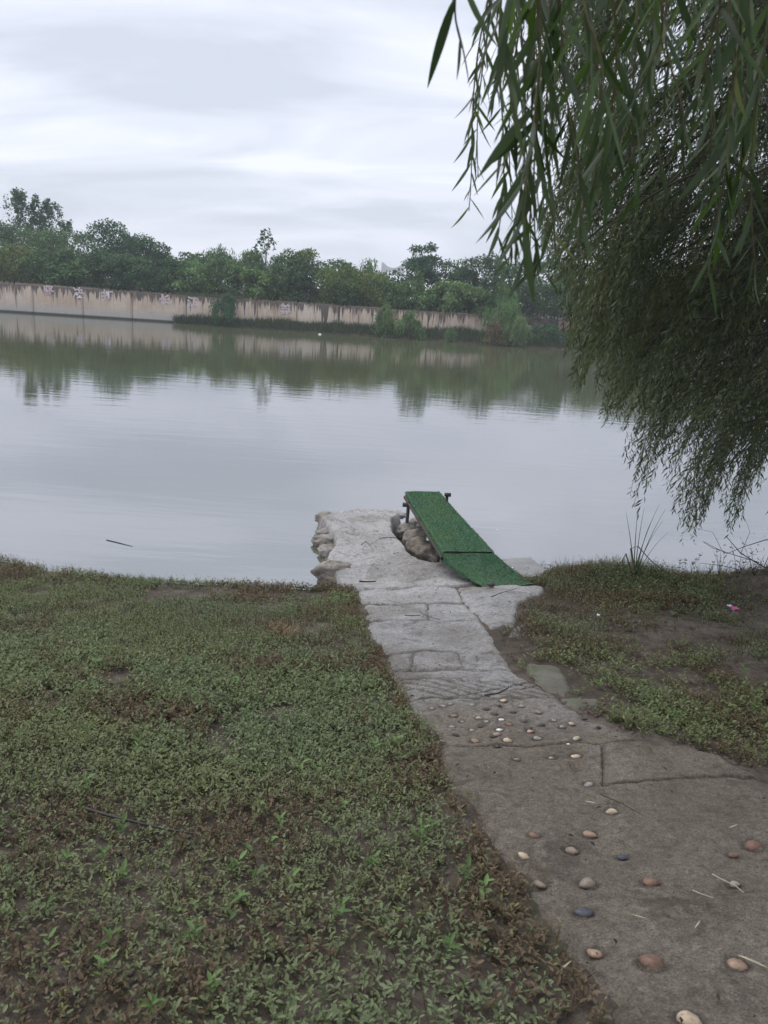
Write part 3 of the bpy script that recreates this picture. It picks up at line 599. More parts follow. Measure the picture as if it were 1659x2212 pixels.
# bridge tower far away
by = 520.0; bl = ony(824.5, 570, by); br = ony(873, 574, by); wB = br[0]-bl[0]; xb = (bl[0]+br[0])/2; zb = ony(828, 567, by)[2]
pr = []; hw = wB/2; col_w = hw*.22
n = 14
prof = [(-hw, -1), (-hw, zb), (-hw+col_w*.8, zb)] + [(-hw+col_w*.8+(2*hw-1.6*col_w)*k/n, zb-5.0*math.sin(PI*k/n)**.8*.62) for k in range(1, n)] + [(hw-col_w*.8, zb), (hw, zb), (hw, -1), (hw-col_w, -1)] + [(-(hw-col_w)*math.cos(PI*k/n)*-1, zb-9.5+4.4*math.sin(PI*k/n)) for k in range(0, n+1)] + [(-hw+col_w, -1)]
bm = bmesh.new(); f0 = [bm.verts.new((x, -2, z)) for x, z in prof]; f1 = [bm.verts.new((x, 2, z)) for x, z in prof]
fa = bm.faces.new(f0); fb = bm.faces.new(f1[::-1])
for i in range(len(prof)): bm.faces.new((f0[i], f1[i], f1[(i+1) % len(prof)], f0[(i+1) % len(prof)]))
bmesh.ops.triangulate(bm, faces=[fa, fb]); me = bpy.data.meshes.new('bridge_tower'); bm.to_mesh(me); bm.free()
tw = add('bridge_tower', me, M['tower'], None, (xb, by, 0)); tag(tw, 'pale hazy bridge tower with arched portal rising far behind the trees', 'bridge tower')

# ------------------------------------------------------------------ far trees
def crown_pts(kind, w, h, n, sd):
    r = np.random.default_rng(sd)
    if kind == 'poplar':
        nl = max(50, int(h*13)); k = r.integers(0, nl, n); lz = r.uniform(.12, 1, nl); lz[:3] = (.99, .95, .9); lw = w*1.0*np.sin(np.clip(lz, 0, 1)*PI*.86+.15)**.8*r.uniform(.35, 1, nl); la = r.uniform(0, 2*PI, nl); lr = r.uniform(.24, .46, nl)*w*.62
        c = np.stack([lw*np.cos(la), lw*np.sin(la), lz*h], 1); d = unit(r.normal(size=(n, 3)))*(r.random((n, 1))**.35); return c[k] + d*lr[k][:, None]*np.array([1, 1, 1.5]), c
    if kind == 'umbrella':
        nl = 16; lz = r.uniform(.45, 1, nl); rr = np.sqrt(r.random(nl))*w*(1.25-lz*.45); la = r.uniform(0, 2*PI, nl); c = np.stack([rr*np.cos(la), rr*np.sin(la), h*lz*.95], 1); k = r.integers(0, nl, n); d = unit(r.normal(size=(n, 3)))*(r.random((n, 1))**.4); return c[k]+d*np.array([w*.42, w*.42, h*.07]), c
    nl = int(16+w*9); lz = r.uniform(.10, .92, nl); zc = .36 if kind == 'bush' else .45
    prof = np.sqrt(np.clip(1-((lz-zc)/(.66 if kind == 'bush' else .60))**2, .03, 1)); a = r.uniform(0, 2*PI, nl); q = r.random(nl)**.5*w*.92*prof
    c = np.stack([q*np.cos(a), q*np.sin(a), lz*h*.90], 1); lr = r.uniform(.20, .40, nl)*w; lr = np.minimum(lr, h*.24)
    k = r.choice(nl, n, p=lr**2/np.sum(lr**2)); d = unit(r.normal(size=(n, 3))); d[:, 2] = np.where(d[:, 2] < -.3, -d[:, 2], d[:, 2]); d *= (.5+.6*r.random((n, 1))**.6)
    P = c[k]+d*lr[k][:, None]*np.array([1, 1, .8]); return P, c
GREEN = {'dark': (.058, .116, .056), 'mid': (.092, .165, .070), 'light': (.135, .210, .085), 'olive': (.120, .170, .054), 'willow': (.120, .198, .080), 'brown': (.135, .108, .065), 'blue': (.056, .122, .064)}
ntree = 0
def tree(name, label, cat, x, y, z0, w, h, kind='broad', tone='mid', n=2600, leaf=.17, tr=.07, group=None, lean=0, trunk=True, nm='crown'):
    global ntree; ntree += 1; sdv = 100+ntree; r = np.random.default_rng(sdv)
    t = empty(name, (x, y, z0)); tag(t, label, cat, group)
    base = np.array(GREEN[tone])
    if kind == 'weep':
        ns = max(18, int(n/24)); nb_ = int(7+w*2); ba = r.uniform(0, 2*PI, nb_); bq = np.sqrt(r.random(nb_)); bz = 1-.5*bq**1.5*r.uniform(.4, 1.2, nb_); bz[0] = 1; bq[0] = .1; bi = r.integers(0, nb_, ns)
        topx = bq[bi]*w*.7*np.cos(ba[bi])+r.normal(size=ns)*.16*w; topy = bq[bi]*w*.7*np.sin(ba[bi])+r.normal(size=ns)*.16*w; q = np.sqrt(topx**2+topy**2)/w; topz = np.clip(h*(bz[bi]-.14*r.random(ns)), .25, None); ln = np.clip(r.uniform(.2, .65, ns)*h, .2, topz-.03)
        m_ = n//ns; tt = np.tile(np.linspace(0, 1, m_), ns); k = np.repeat(np.arange(ns), m_); out_ = 1+.42*np.sqrt(tt)
        P_ = np.stack([topx[k]*out_, topy[k]*out_, topz[k]-ln[k]*tt**1.25], 1)+r.normal(size=(len(k), 3))*.055; P_[:, 0] += lean*P_[:, 2]
        D = np.stack([.45*r.normal(size=len(k)), .45*r.normal(size=len(k)), -1+.4*r.random(len(k))], 1); Nn = r.normal(size=(len(k), 3)); Ls = leaf*1.35*(.6+.8*r.random(len(k))); Ws = Ls*.26; cl = k
        C_ = np.stack([topx, topy, topz], 1)
    else:
        P_, C_ = crown_pts(kind, w, h, n, sdv); P_[:, 0] += lean*P_[:, 2]; D = r.normal(size=(n, 3)); D[:, 2] -= .3; Nn = r.normal(size=(n, 3)); Nn[:, 2] = np.abs(Nn[:, 2])+1.0; Ls = leaf*(.6+.8*r.random(n)); Ws = Ls*.62
        cl = None
    P_[:, 2] = np.maximum(P_[:, 2], .02)
    g = .5+1.0*fbm(P_[:, 0]*1.1+sdv, P_[:, 2]*1.4+P_[:, 1], 1.3, 3, sdv)[:, None]; col = base*g*(.72+.56*r.random((len(P_), 1))); col = col*np.array([1+.18*(r.random()-.5), 1, 1+.2*(r.random()-.5)])
    v_, q_, k_ = leaves(P_, D, Nn, Ls, Ws, 'r', .25, .1); add(nm, mesh_np(nm, v_, q_, np.repeat(col, k_, 0)), M['leaf_far'], t)
    if trunk:
        parts = [tube([(0, 0, -.3), (.05*w, 0, h*.3), (lean*h*.8, 0, h*.82)], [tr, tr*.8, tr*.25], 7)]
        for j in range(7 if kind != 'poplar' else 12):
            cc = C_[r.integers(0, len(C_))]; zs = min(cc[2]*.55, h*.6); parts.append(tube(bez((lean*zs, 0, zs), (cc[0]*.5, cc[1]*.5, zs*.6+cc[2]*.5), (cc[0]+lean*cc[2], cc[1], cc[2]), 5), [tr*.4, tr*.3, tr*.22, tr*.15, tr*.1], 5))
        v_, q_ = join(parts); add('trunk', mesh_np('trunk', v_, q_, smooth=True), M['bark'], t)
    return t
def tp(name, label, px, top, Y, hwpx, z0=None, **k):      # tree by where its top stands
    p = ony(px, top, Y); z0 = zt1(p[0], Y)-.05 if z0 is None else z0; sc = Y/F
    cat = 'bush' if 'bush' in name or 'shrub' in name else 'tree'
    return tree(name, label, cat, float(p[0]), Y, z0, hwpx*sc*(1.18 if k.get('kind') in ('broad', 'bush') else 1.0), float(p[2]-z0)*(1.17 if k.get('kind') in ('broad', 'bush', 'umbrella') else 1.14 if k.get('kind') == 'weep' else 1.0), **k)
G1 = 'trees in the belt behind the flood wall'; G2 = 'bushes hanging over the flood wall'; G3 = 'willows rooted at the foot of the wall'
tp('poplar_tree', 'tall feathery poplar at the far left edge, widest of its group', 38, 416, 78, 34, kind='poplar', tone='blue', n=4200, leaf=.22, group='poplars above the left trees')
tp('poplar_tree', 'slim pointed poplar between two broader poplars on the left', 76, 424, 79, 17, kind='poplar', tone='blue', n=2200, leaf=.22, group='poplars above the left trees')
tp('poplar_tree', 'leafy poplar third from the left with rounded broken top', 108, 432, 78, 30, kind='poplar', tone='blue', n=3400, leaf=.22, group='poplars above the left trees')
tp('poplar_tree', 'shortest poplar, stepping down right of the poplar group', 143, 476, 77, 20, kind='poplar', tone='blue', n=1100, leaf=.26, group='poplars above the left trees')
tp('thin_tree', 'lone thin open crowned tree sticking up above the middle trees', 576, 501, 68, 27, kind='poplar', tone='blue', n=560, leaf=.27, tr=.05, group=G1)
back = [
 ('broadleaf_tree', 'dark green tree at the far left under the tall poplars', -20, 500, 70, 75, 'broad', 'dark'),
 ('broadleaf_tree', 'dense green tree directly below the pointed poplar', 62, 505, 69, 72, 'broad', 'mid'),
 ('broadleaf_tree', 'green tree below the shortest poplar on the left', 140, 508, 68, 60, 'broad', 'mid'),
 ('broadleaf_tree', 'dark rounded tree whose ragged top marks the left skyline step', 238, 496, 66, 62, 'broad', 'blue'),
 ('broadleaf_tree', 'dark tree with loose leafy top where the left skyline drops', 312, 516, 66, 50, 'broad', 'blue'),
 ('broadleaf_tree', 'lower dark tree at the notch in the skyline', 352, 548, 66, 36, 'broad', 'dark'),
 ('broadleaf_tree', 'small pale green tree just right of the skyline notch', 415, 552, 70, 34, 'broad', 'mid'),
 ('willow_tree', 'light green feathery willow left of the lone thin tree', 475, 538, 70, 48, 'weep', 'willow'),
 ('willow_tree', 'pale willow directly behind the lone thin tree', 548, 548, 70, 42, 'weep', 'willow'),
 ('broadleaf_tree', 'mid green tree just right of the lone thin tree', 610, 552, 68, 40, 'broad', 'mid'),
 ('broadleaf_tree', 'yellowish green rounded tree in the middle of the skyline', 658, 548, 67, 46, 'broad', 'olive'),
 ('broadleaf_tree', 'green tree with loose top right of the yellowish tree', 725, 562, 68, 36, 'broad', 'mid'),
 ('willow_tree', 'light willow with drooping wisps left of the bridge tower', 790, 566, 67, 42, 'weep', 'willow'),
 ('broadleaf_tree', 'low green tree standing right in front of the bridge tower', 852, 612, 66, 36, 'broad', 'mid'),
 ('umbrella_tree', 'dark flat topped tree just right of the bridge tower', 914, 545, 64, 44, 'umbrella', 'blue'),
 ('broadleaf_tree', 'broad dark tree behind the pale domed bush', 990, 560, 65, 48, 'broad', 'blue'),
 ('broadleaf_tree', 'broad green tree above the right end of the main wall', 1050, 553, 64, 52, 'broad', 'dark'),
 ('broadleaf_tree', 'dark tree above the set back wall, beside hanging willow leaves', 1125, 570, 66, 50, 'broad', 'blue'),
 ('broadleaf_tree', 'dark tree partly veiled by the near willow, left part', 1210, 575, 67, 55, 'broad', 'blue'),
 ('broadleaf_tree', 'dark tree veiled by the near willow, second from its left edge', 1300, 580, 68, 60, 'broad', 'mid'),
 ('broadleaf_tree', 'dark tree veiled by the near willow, middle one', 1400, 585, 68, 62, 'broad', 'dark'),
 ('broadleaf_tree', 'dark tree veiled by the near willow, second from the right edge', 1510, 588, 68, 64, 'broad', 'mid'),
 ('broadleaf_tree', 'dark tree at the right frame edge behind the willow', 1620, 590, 68, 66, 'broad', 'dark'),
]
for nme, lb, px, top, Y_, hw_, kd, tn in back: tp(nme, lb, px, top, Y_, hw_, kind=kd, tone=tn, n=int(4600*(hw_/50)), leaf=.20, group=G1)
for k in range(8):             # the belt carries on outside the frame on the left
    if k < 5: tp('broadleaf_tree', ['first', 'second', 'third', 'fourth', 'fifth'][k]+' tree of the belt leftward of the frame edge', -120-k*105, 500+8*(k % 3), 67, 66, kind='broad', tone=['dark', 'mid'][k % 2], n=1500, leaf=.26, group='trees left of the picture')
mid = [
 ('bush', 'olive bush with pale flower tufts over the left end of the wall', 25, 545, 59, 55, 'olive', .17), ('bush', 'dark bush right of the olive flowering bush, behind the wall', 108, 556, 59, 56, 'dark', .15),
 ('bush', 'green bush behind the wall between the first two painted characters', 160, 575, 57, 48, 'mid', .16), ('bush', 'tall dark bush behind the wall above the third character', 235, 560, 58, 56, 'dark', .16),
 ('bush', 'dense dark bush behind the wall left of the fourth character', 300, 570, 57.5, 48, 'dark', .15), ('bush', 'dark bush behind the wall right above the fourth character', 360, 575, 57.5, 40, 'dark', .15),
 ('bush', 'bright green bush behind the wall above the fifth character', 425, 582, 57.5, 42, 'light', .17), ('bush', 'green bush behind the leaning willow at the wall', 490, 575, 58, 40, 'mid', .16),
 ('bush', 'pale leafy bush hanging over the wall left of the sixth character', 563, 600, 56.3, 40, 'light', .20), ('bush', 'dark rounded bush behind the wall above the sixth character', 645, 576, 57.5, 46, 'dark', .2),
 ('bush', 'olive tinted bush behind the middle of the wall', 728, 590, 57.5, 50, 'olive', .14), ('bush', 'dark bush in shade low over the middle wall', 742, 625, 55.8, 34, 'blue', .13),
 ('bush', 'olive green bush behind the wall left of the seventh character', 800, 598, 57.5, 46, 'olive', .14), ('bush', 'green bush behind the wall above the eighth character', 862, 622, 56.5, 38, 'mid', .15),
 ('bush', 'pale green domed bush with big leaves above the right wall', 988, 628, 56.0, 66, 'light', .2), ('bush', 'dark green bush left of the pale domed bush', 930, 640, 56, 34, 'mid', .17),
 ('bush', 'low dark bush over the right end of the main wall', 1045, 645, 57, 34, 'dark', .16), ('bush', 'dark bush above the set back wall on the right', 1150, 625, 62.6, 52, 'dark', .17),
 ('bush', 'dark bush above the set back wall, nearer the willow', 1225, 625, 63.5, 50, 'blue', .17), ('bush', 'bush above the set back wall seen through willow leaves', 1310, 628, 63.5, 55, 'dark', .17),
 ('bush', 'bush behind the thick of the willow at right', 1420, 630, 63.5, 60, 'mid', .17), ('bush', 'bush at the right frame edge behind the willow', 1560, 632, 63.5, 75, 'dark', .17)]
for nme, lb, px, top, Y_, hw_, tn, lf in mid: Y_ = Y_ if Y_ > 60 else 55.0+(Y_-55)*.45; tp(nme, lb, px, top-8, Y_, hw_, kind='bush', tone=tn, n=int(3800*(hw_/45)), leaf=lf*1.08, tr=.05, group=G2)
tp('willow_tree', 'slender pale green willow tree behind the wall above its right half', 902, 592, 60, 22, kind='weep', tone='willow', n=1500, leaf=.17, group=G1)
for k in range(5): tp('bush', ['first', 'second', 'third', 'fourth', 'fifth'][k]+' bush behind the wall leftward of the frame edge', -80-k*110, 560+6*(k % 2), 58, 66, kind='bush', tone='dark', n=1300, leaf=.24, tr=.05, group='bushes left of the picture')
WB = [
 ('willow_tree', 'dark bushy willow leaning over the wall at the gap between characters', 490, 640, 51.9, 26, 'blue', 2600, .10), ('willow_tree', 'pale weeping willow at the wall hiding half a character', 834, 656, 51.6, 19, 'willow', 1900, 0),
 ('willow_tree', 'low spreading willow right of the pale one, on the bank', 886, 676, 51.3, 25, 'willow', 1700, 0), ('willow_tree', 'largest willow at the right end of the main wall', 1088, 622, 52.3, 38, 'willow', 4200, 0),
 ('willow_tree', 'bright green small willow at the water, right of the largest', 1124, 688, 50.3, 26, 'light', 2200, 0), ('willow_shrub', 'sparse little willow shrub at the foot of the right wall', 976, 708, 51.3, 13, 'mid', 600, 0)]
for nme, lb, px, top, Y_, hw_, tn, n_, ln_ in WB: tp(nme, lb, px, top, Y_, hw_, z0=.1, kind='weep', tone=tn, n=int(n_*1.5), leaf=.12, tr=.06, group=G3, lean=0)
tp('bush', 'reddish brown bush at the water by the wall corner', 1070, 704, 50.6, 24, z0=.05, kind='bush', tone='brown', n=1500, leaf=.11, tr=.03, group=G3)
for px, top, hw_, tn, lb in [(1160, 722, 26, 'mid', 'low green bush on the bank right of the bright willow'), (1182, 706, 26, 'blue', 'taller dark bush on the bank at the main wall corner'), (1215, 722, 28, 'blue', 'low dark bush on the bank below the set back wall'), (1260, 728, 34, 'mid', 'low bush on the far bank behind willow leaves'), (1340, 730, 40, 'blue', 'low bush on the far bank behind the thick willow'), (1450, 735, 50, 'mid', 'low bush on the far bank at right behind the willow'), (1580, 740, 60, 'blue', 'low bush on the far bank nearest the right frame edge')]:
    tp('bush', lb, px, top, 52.5, hw_, z0=.1, kind='bush', tone=tn, n=1100, leaf=.13, tr=.03, group='low bushes on the far bank')
# pale tufts of the flowering bush
r_ = np.random.default_rng(3); fb_ = [o for o in bpy.data.objects if o.get('label', '').startswith('olive bush with pale')][0]; Pf = []
for cxp, cyp in [(38, 548), (52, 556), (60, 566), (72, 572), (44, 538), (68, 590), (30, 552)]:
    c_ = ony(cxp, cyp, 57.2); Pf.append(c_+r_.normal(size=(70, 3))*np.array([.13, .13, .15]))
Pf = np.concatenate(Pf); v_, q_, k_ = leaves(Pf, r_.normal(size=Pf.shape), r_.normal(size=Pf.shape), .11+0*Pf[:, 0], .07+0*Pf[:, 0]); ft_ = add('flower_tufts', mesh_np('flower_tufts', rel(v_, fb_), q_, np.repeat(np.array([.30, .25, .15])*(.7+.5*r_.random((len(Pf), 1))), k_, 0)), M['leaf_far'], fb_); tag(ft_, kind='stuff')
n_ = 42000; x_ = rng.uniform(-62, 62, n_); y_ = rng.uniform(63.5, 67, n_)+np.where(x_ > 6, 2.0, 0); hh_ = 1.3+2.6*fbm(x_, y_*0, .35, 3, 55); P_ = np.stack([x_, y_, 1.6+rng.random(n_)*hh_], 1)
v_, q_, k_ = leaves(P_, rng.normal(size=P_.shape), rng.normal(size=P_.shape)+[0, -.5, .8], np.full(n_, .24), np.full(n_, .15), 'r', .25); o = add('undergrowth', mesh_np('undergrowth', v_, q_, np.repeat(np.array([.05, .11, .045])*(.6+.8*rng.random((n_, 1))), k_, 0)), M['leaf_far']); tag(o, 'dark green undergrowth filling in below the far tree crowns', 'undergrowth', kind='stuff')
# bank grass along the wall foot and on its top
def grass_strip(name, label, pts, h, wd, cols, n_):
    P_ = pts; n_ = len(P_); D = rng.normal(size=(n_, 3))*.35; D[:, 2] = 1; c_ = np.array(cols)[rng.integers(0, len(cols), n_)]*(.7+.6*rng.random((n_, 1)))
    v_, q_, k_ = leaves(P_, D, rng.normal(size=(n_, 3)), h*(.5+.8*rng.random(n_)), wd*(.7+.6*rng.random(n_)), 'r', .1); o = add(name, mesh_np(name, v_, q_, np.repeat(c_, k_, 0)), M['leaf_far']); tag(o, label, 'grass', kind='stuff'); return o
n_ = 16000; x_ = -14.7+rng.random(n_)**.9*32; wy_ = wall_y(np.minimum(x_, WX1)); y_ = wy_-.05-rng.random(n_)*np.interp(x_, [-14.7, -14, -8, -3, 2, 6.5, 10, 17], [.3, .5, 1.1, 1.3, 1.5, 1.9, 2.6, 3.6]); z_ = zt(x_, y_); k = (z_ > -.04)
patchy = fbm(x_, x_*0, .5, 3, 77); hh = .26+.5*patchy[k]
P_ = np.stack([x_, y_, z_], 1)[k]; grass_strip('bank_grass', 'dense green grass on the mud strip at the foot of the far wall', P_, hh, .035, [(.05, .085, .04), (.07, .10, .045), (.075, .08, .045), (.045, .07, .045)], n_)
n_ = 3000; x_ = rng.uniform(wx_at(375), wx_at(520), n_); y_ = wall_y(x_)+.25+rng.random(n_)*.8; P_ = np.stack([x_, y_, np.full(n_, 1.62)], 1); grass_strip('wall_top_grass', 'pale grass growing along the wall top by the fourth character', P_, .34+0*x_, .03, [(.09, .11, .055), (.11, .12, .07), (.07, .09, .05)], n_)

# ------------------------------------------------------------------ near willow
wb = (4.7, 5.0, zt1(4.7, 5.0)-.05); wl = empty('weeping_willow', wb); tag(wl, 'large weeping willow on the near bank hanging over water from the right', 'tree')
def addw(name, v_, q_, mat, c=None, kind=None, parent=None, smooth=False):
    o = add(name, mesh_np(name, rel(v_, wl), q_, c, smooth), mat, parent or wl)
    if kind: tag(o, kind=kind)
    return o
v_, q_ = tube([(4.7, 5, wb[2]-.2), (4.75, 5, 1.0), (4.6, 4.95, 2.0), (4.65, 5, 3.2), (4.5, 5.1, 4.4)], [.30, .24, .21, .18, .10], 14); addw('trunk', v_, q_, M['bark'], smooth=True)
limbs = [((4.6, 5, 2.6), (3.8, 6.4, 5.2), (2.0, 7.4, 4.6)), ((4.6, 5, 2.9), (3.6, 4.4, 5.4), (1.8, 4.6, 5.2)), ((4.6, 5, 2.4), (4.0, 3.0, 4.8), (1.2, .8, 4.9)), ((4.6, 5, 3.2), (4.2, 7.0, 6.6), (3.6, 9, 5.0)), ((4.6, 5, 3.4), (3.2, 2.5, 6.2), (-.6, 2.2, 6.0)), ((4.6, 5, 2.6), (5.5, 2.0, 5.0), (3.0, -1.5, 4.6)), ((4.6, 5, 3.0), (6.6, 5.4, 5.6), (8, 6, 4.2)), ((4.6, 5, 2.2), (4.1, 6.0, 3.2), (2.9, 6.6, 2.7)), ((4.6, 5, 2.0), (4.3, 6.6, 2.7), (3.3, 7.2, 1.75)), ((4.6, 5, 2.5), (4.2, 5.8, 3.9), (2.6, 6.2, 3.5))]
for a_, b_, c_ in limbs:
    v_, q_ = tube(bez(a_, b_, c_, 12), np.linspace(.085, .015, 12) if c_[2] > 3.8 else np.linspace(.045, .008, 12), 7); addw('limb', v_, q_, M['bark'], smooth=True)
# silhouette of the hanging mass: lowest point allowed for each column (photo units)
low_x = [1040, 1090, 1150, 1180, 1215, 1235, 1250, 1270, 1285, 1300, 1340, 1352, 1385, 1410, 1425, 1450, 1470, 1500, 1525, 1545, 1562, 1590, 1610, 1632, 1650, 1700, 1900]
low_y = [ 250,  420,  520,  560,  680,  860,  870,  760,  800,  930,  900, 1060, 1112, 1030,  960, 1100, 1160, 1180, 1090,  980, 1130, 1168, 1040,  1010, 1133, 1140, 1150]
r_ = np.random.default_rng(21)
LP, LD, LL, LC = [], [], [], []; ST = []; SB = []
wcols = np.array([(.075, .100, .045), (.055, .078, .040), (.092, .115, .055), (.045, .062, .034)])
def strand(tip, length, lean, leafL, spacing, bend=.2, tw=.0016):
    n = max(5, int(length/spacing)); t_ = np.linspace(0, 1, n)
    top = tip+np.array([lean[0], lean[1], length])
    mid_ = top*.5+tip*.5+np.array([lean[0]*.4, lean[1]*.4, 0])*(.6+r_.random()) + np.array([0, 0, length*bend*.2])
    c_ = (1-t_)[:, None]**2*top+2*(t_*(1-t_))[:, None]*mid_+(t_**2)[:, None]*tip
    T = unit(np.gradient(c_, axis=0)); rnd = unit(r_.normal(size=(n, 3))); side = unit(rnd-np.sum(rnd*T, 1)[:, None]*T)
    D = T*1.0+side*r_.uniform(.35, .9, (n, 1)); D[:, 2] -= .5
    return c_, D
tot = 0
for i in range(540):
    px = 1150+560*r_.random()**.85
    if r_.random() < .10: px = r_.uniform(1680, 1900)
    lo = np.interp(px, low_x, low_y); py = lo-abs(r_.normal())*40-10 if r_.random() < .16 else r_.uniform(-190, lo); thin = py > 880
    if py < 560 and r_.random() < .38: continue
    dp = r_.uniform(5.0, 8.4) if py > 300 else r_.uniform(4.0, 8.0); sc_ = F/dp
    hub = ony(px+r_.uniform(-10, 130), py-r_.uniform(90, 260), dp+r_.uniform(-.2, .2)); far_ = hub+np.array([r_.uniform(.2, .9), r_.uniform(-.3, .3), r_.uniform(.15, .8)])
    bc_ = bez(far_, (far_+hub)/2+[0, 0, .12], hub, 6); SB.append(tube(bc_, np.linspace(.008, .003, 6), 4))
    col_ = wcols[r_.integers(0, 4)]*(.7+.6*r_.random())
    for j in range(int(r_.integers(3, 6)) if thin else int(r_.integers(8, 13))):
        tx, ty = px+r_.normal()*38, py+r_.normal()*55
        if ty > np.interp(tx, low_x, low_y)+12: ty = np.interp(tx, low_x, low_y)-r_.random()*60
        if tx < 1165 and ty > 300: continue
        tip = ony(tx, ty, dp+r_.normal()*.12); st_ = bc_[r_.integers(1, 6)]
        if st_[2] < tip[2]+.12: st_ = tip+np.array([.12, 0, .35])
        n = int(max(6, np.linalg.norm(st_-tip)/.020)); md = st_*.62+tip*.38+np.array([(tip[0]-st_[0])*.35, (tip[1]-st_[1])*.35, .10]); c_ = bez(st_, md, tip, n)
        T = unit(np.gradient(c_, axis=0)); rnd = unit(r_.normal(size=(n, 3))); side = unit(rnd-np.sum(rnd*T, 1)[:, None]*T); D = T*1.0+side*r_.uniform(.45, 1.3, (n, 1)); D[:, 2] -= .35
        LP.append(c_); LD.append(D); LL.append(r_.uniform(.035, .068, n)); LC.append(np.tile(col_*(.85+.3*r_.random()), (n, 1)))
        if j % 2 == 0: ST.append(tube(c_[::max(1, n//5)], .0018, 3))
LP = np.concatenate(LP); LD = np.concatenate(LD); LL = np.concatenate(LL); LC = np.concatenate(LC)*(.75+.5*r_.random((len(LP), 1)))
v_, q_, k_ = leaves(LP, LD, r_.normal(size=LP.shape), LL*1.1, LL*.20, 'r', .3, .15); addw('foliage', v_, q_, M['leaf_willow'], np.repeat(LC, k_, 0), 'stuff')
v_, q_ = join(ST); addw('hanging_twigs', v_, q_, M['twig'], None, 'stuff')
v_, q_ = join(SB); addw('branchlets', v_, q_, M['bark'], None, 'stuff')
# canopy over and behind the camera, above the frame
n = 26000; Pc = np.stack([r_.uniform(-2.4, 7.5, n), r_.uniform(-4, 6.5, n), r_.uniform(4.2, 6.6, n)], 1)
dens = fbm(Pc[:, 0], Pc[:, 1], 1.1, 3, 91); elev = (Pc[:, 2]-CAMH)/np.maximum(Pc[:, 1], .05)
ok = (dens > .40) & ((Pc[:, 1] < .4) | (elev > .62) | (Pc[:, 0] > 1.0*Pc[:, 1]+.6)) & ((Pc[:, 0] > -1.2+.3*Pc[:, 1]) )
Pc = Pc[ok]; Dc = r_.normal(size=Pc.shape)*.5; Dc[:, 2] -= 1; v_, q_, k_ = leaves(Pc, Dc, r_.normal(size=Pc.shape), np.full(len(Pc), .15), np.full(len(Pc), .05), 'r', .2, .1)
addw('canopy', v_, q_, M['leaf_willow'], np.repeat(wcols[r_.integers(0, 4, len(Pc))], k_, 0), 'stuff')
# near strands with separate leaves
def leaf_mesh(k):
    n = 9; t_ = np.linspace(0, 1, n); w_ = np.sin(PI*t_**.8)**.8*.052*(1+.15*math.sin(k)); w_[0] = .006; w_[-1] = .001
    cv = .10*math.sin(k*1.7)+.05; V = []
    for i in range(n):
        z_ = -cv*(t_[i]*2)**2*.25; x_ = .10*math.sin(k*2.3)*t_[i]**2
        V += [(-w_[i]+x_, t_[i], z_+.018*math.sin(PI*t_[i])), (x_, t_[i], z_), (w_[i]+x_, t_[i], z_+.018*math.sin(PI*t_[i]))]
    Q = [(3*i+j, 3*i+j+1, 3*i+4+j, 3*i+3+j) for i in range(n-1) for j in range(2)]; return mesh_np('leaf', V, Q, smooth=True)
def mat_nearleaf(name, top, under):
    mt, t, b, out = newmat(name); oi = N(t, 'ShaderNodeObjectInfo'); g = N(t, 'ShaderNodeNewGeometry')
    v1 = ramp(t, oi.outputs['Random'], [(0, .65), (1, 1.35)]); c = mixc(t, g.outputs['Backfacing'], mixc(t, 1.0, top, v1, 'MULTIPLY'), mixc(t, 1.0, under, v1, 'MULTIPLY'))
    L(t, c, b.inputs['Base Color']); b.inputs['Roughness'].default_value = .45; b.inputs['Specular IOR Level'].default_value = .3
    tr = N(t, 'ShaderNodeBsdfTranslucent'); L(t, mixc(t, 1.0, c, (1.5, 1.9, .6), 'MULTIPLY'), tr.inputs[0]); ms = N(t, 'ShaderNodeMixShader', i_0=.3); L(t, b.outputs[0], ms.inputs[1]); L(t, tr.outputs[0], ms.inputs[2]); L(t, ms.outputs[0], out.inputs[0]); return mt
nlm = [mat_nearleaf('willow_leaf_green', (.042, .068, .024), (.068, .095, .056)), mat_nearleaf('willow_leaf_deep', (.028, .048, .020), (.052, .074, .048)), mat_nearleaf('willow_leaf_yellow', (.10, .115, .030), (.12, .14, .05))]
lms = []
for k in range(9): me = leaf_mesh(k); me.materials.append(nlm[0 if k < 4 else 1 if k < 8 else 2]); lms.append(me)
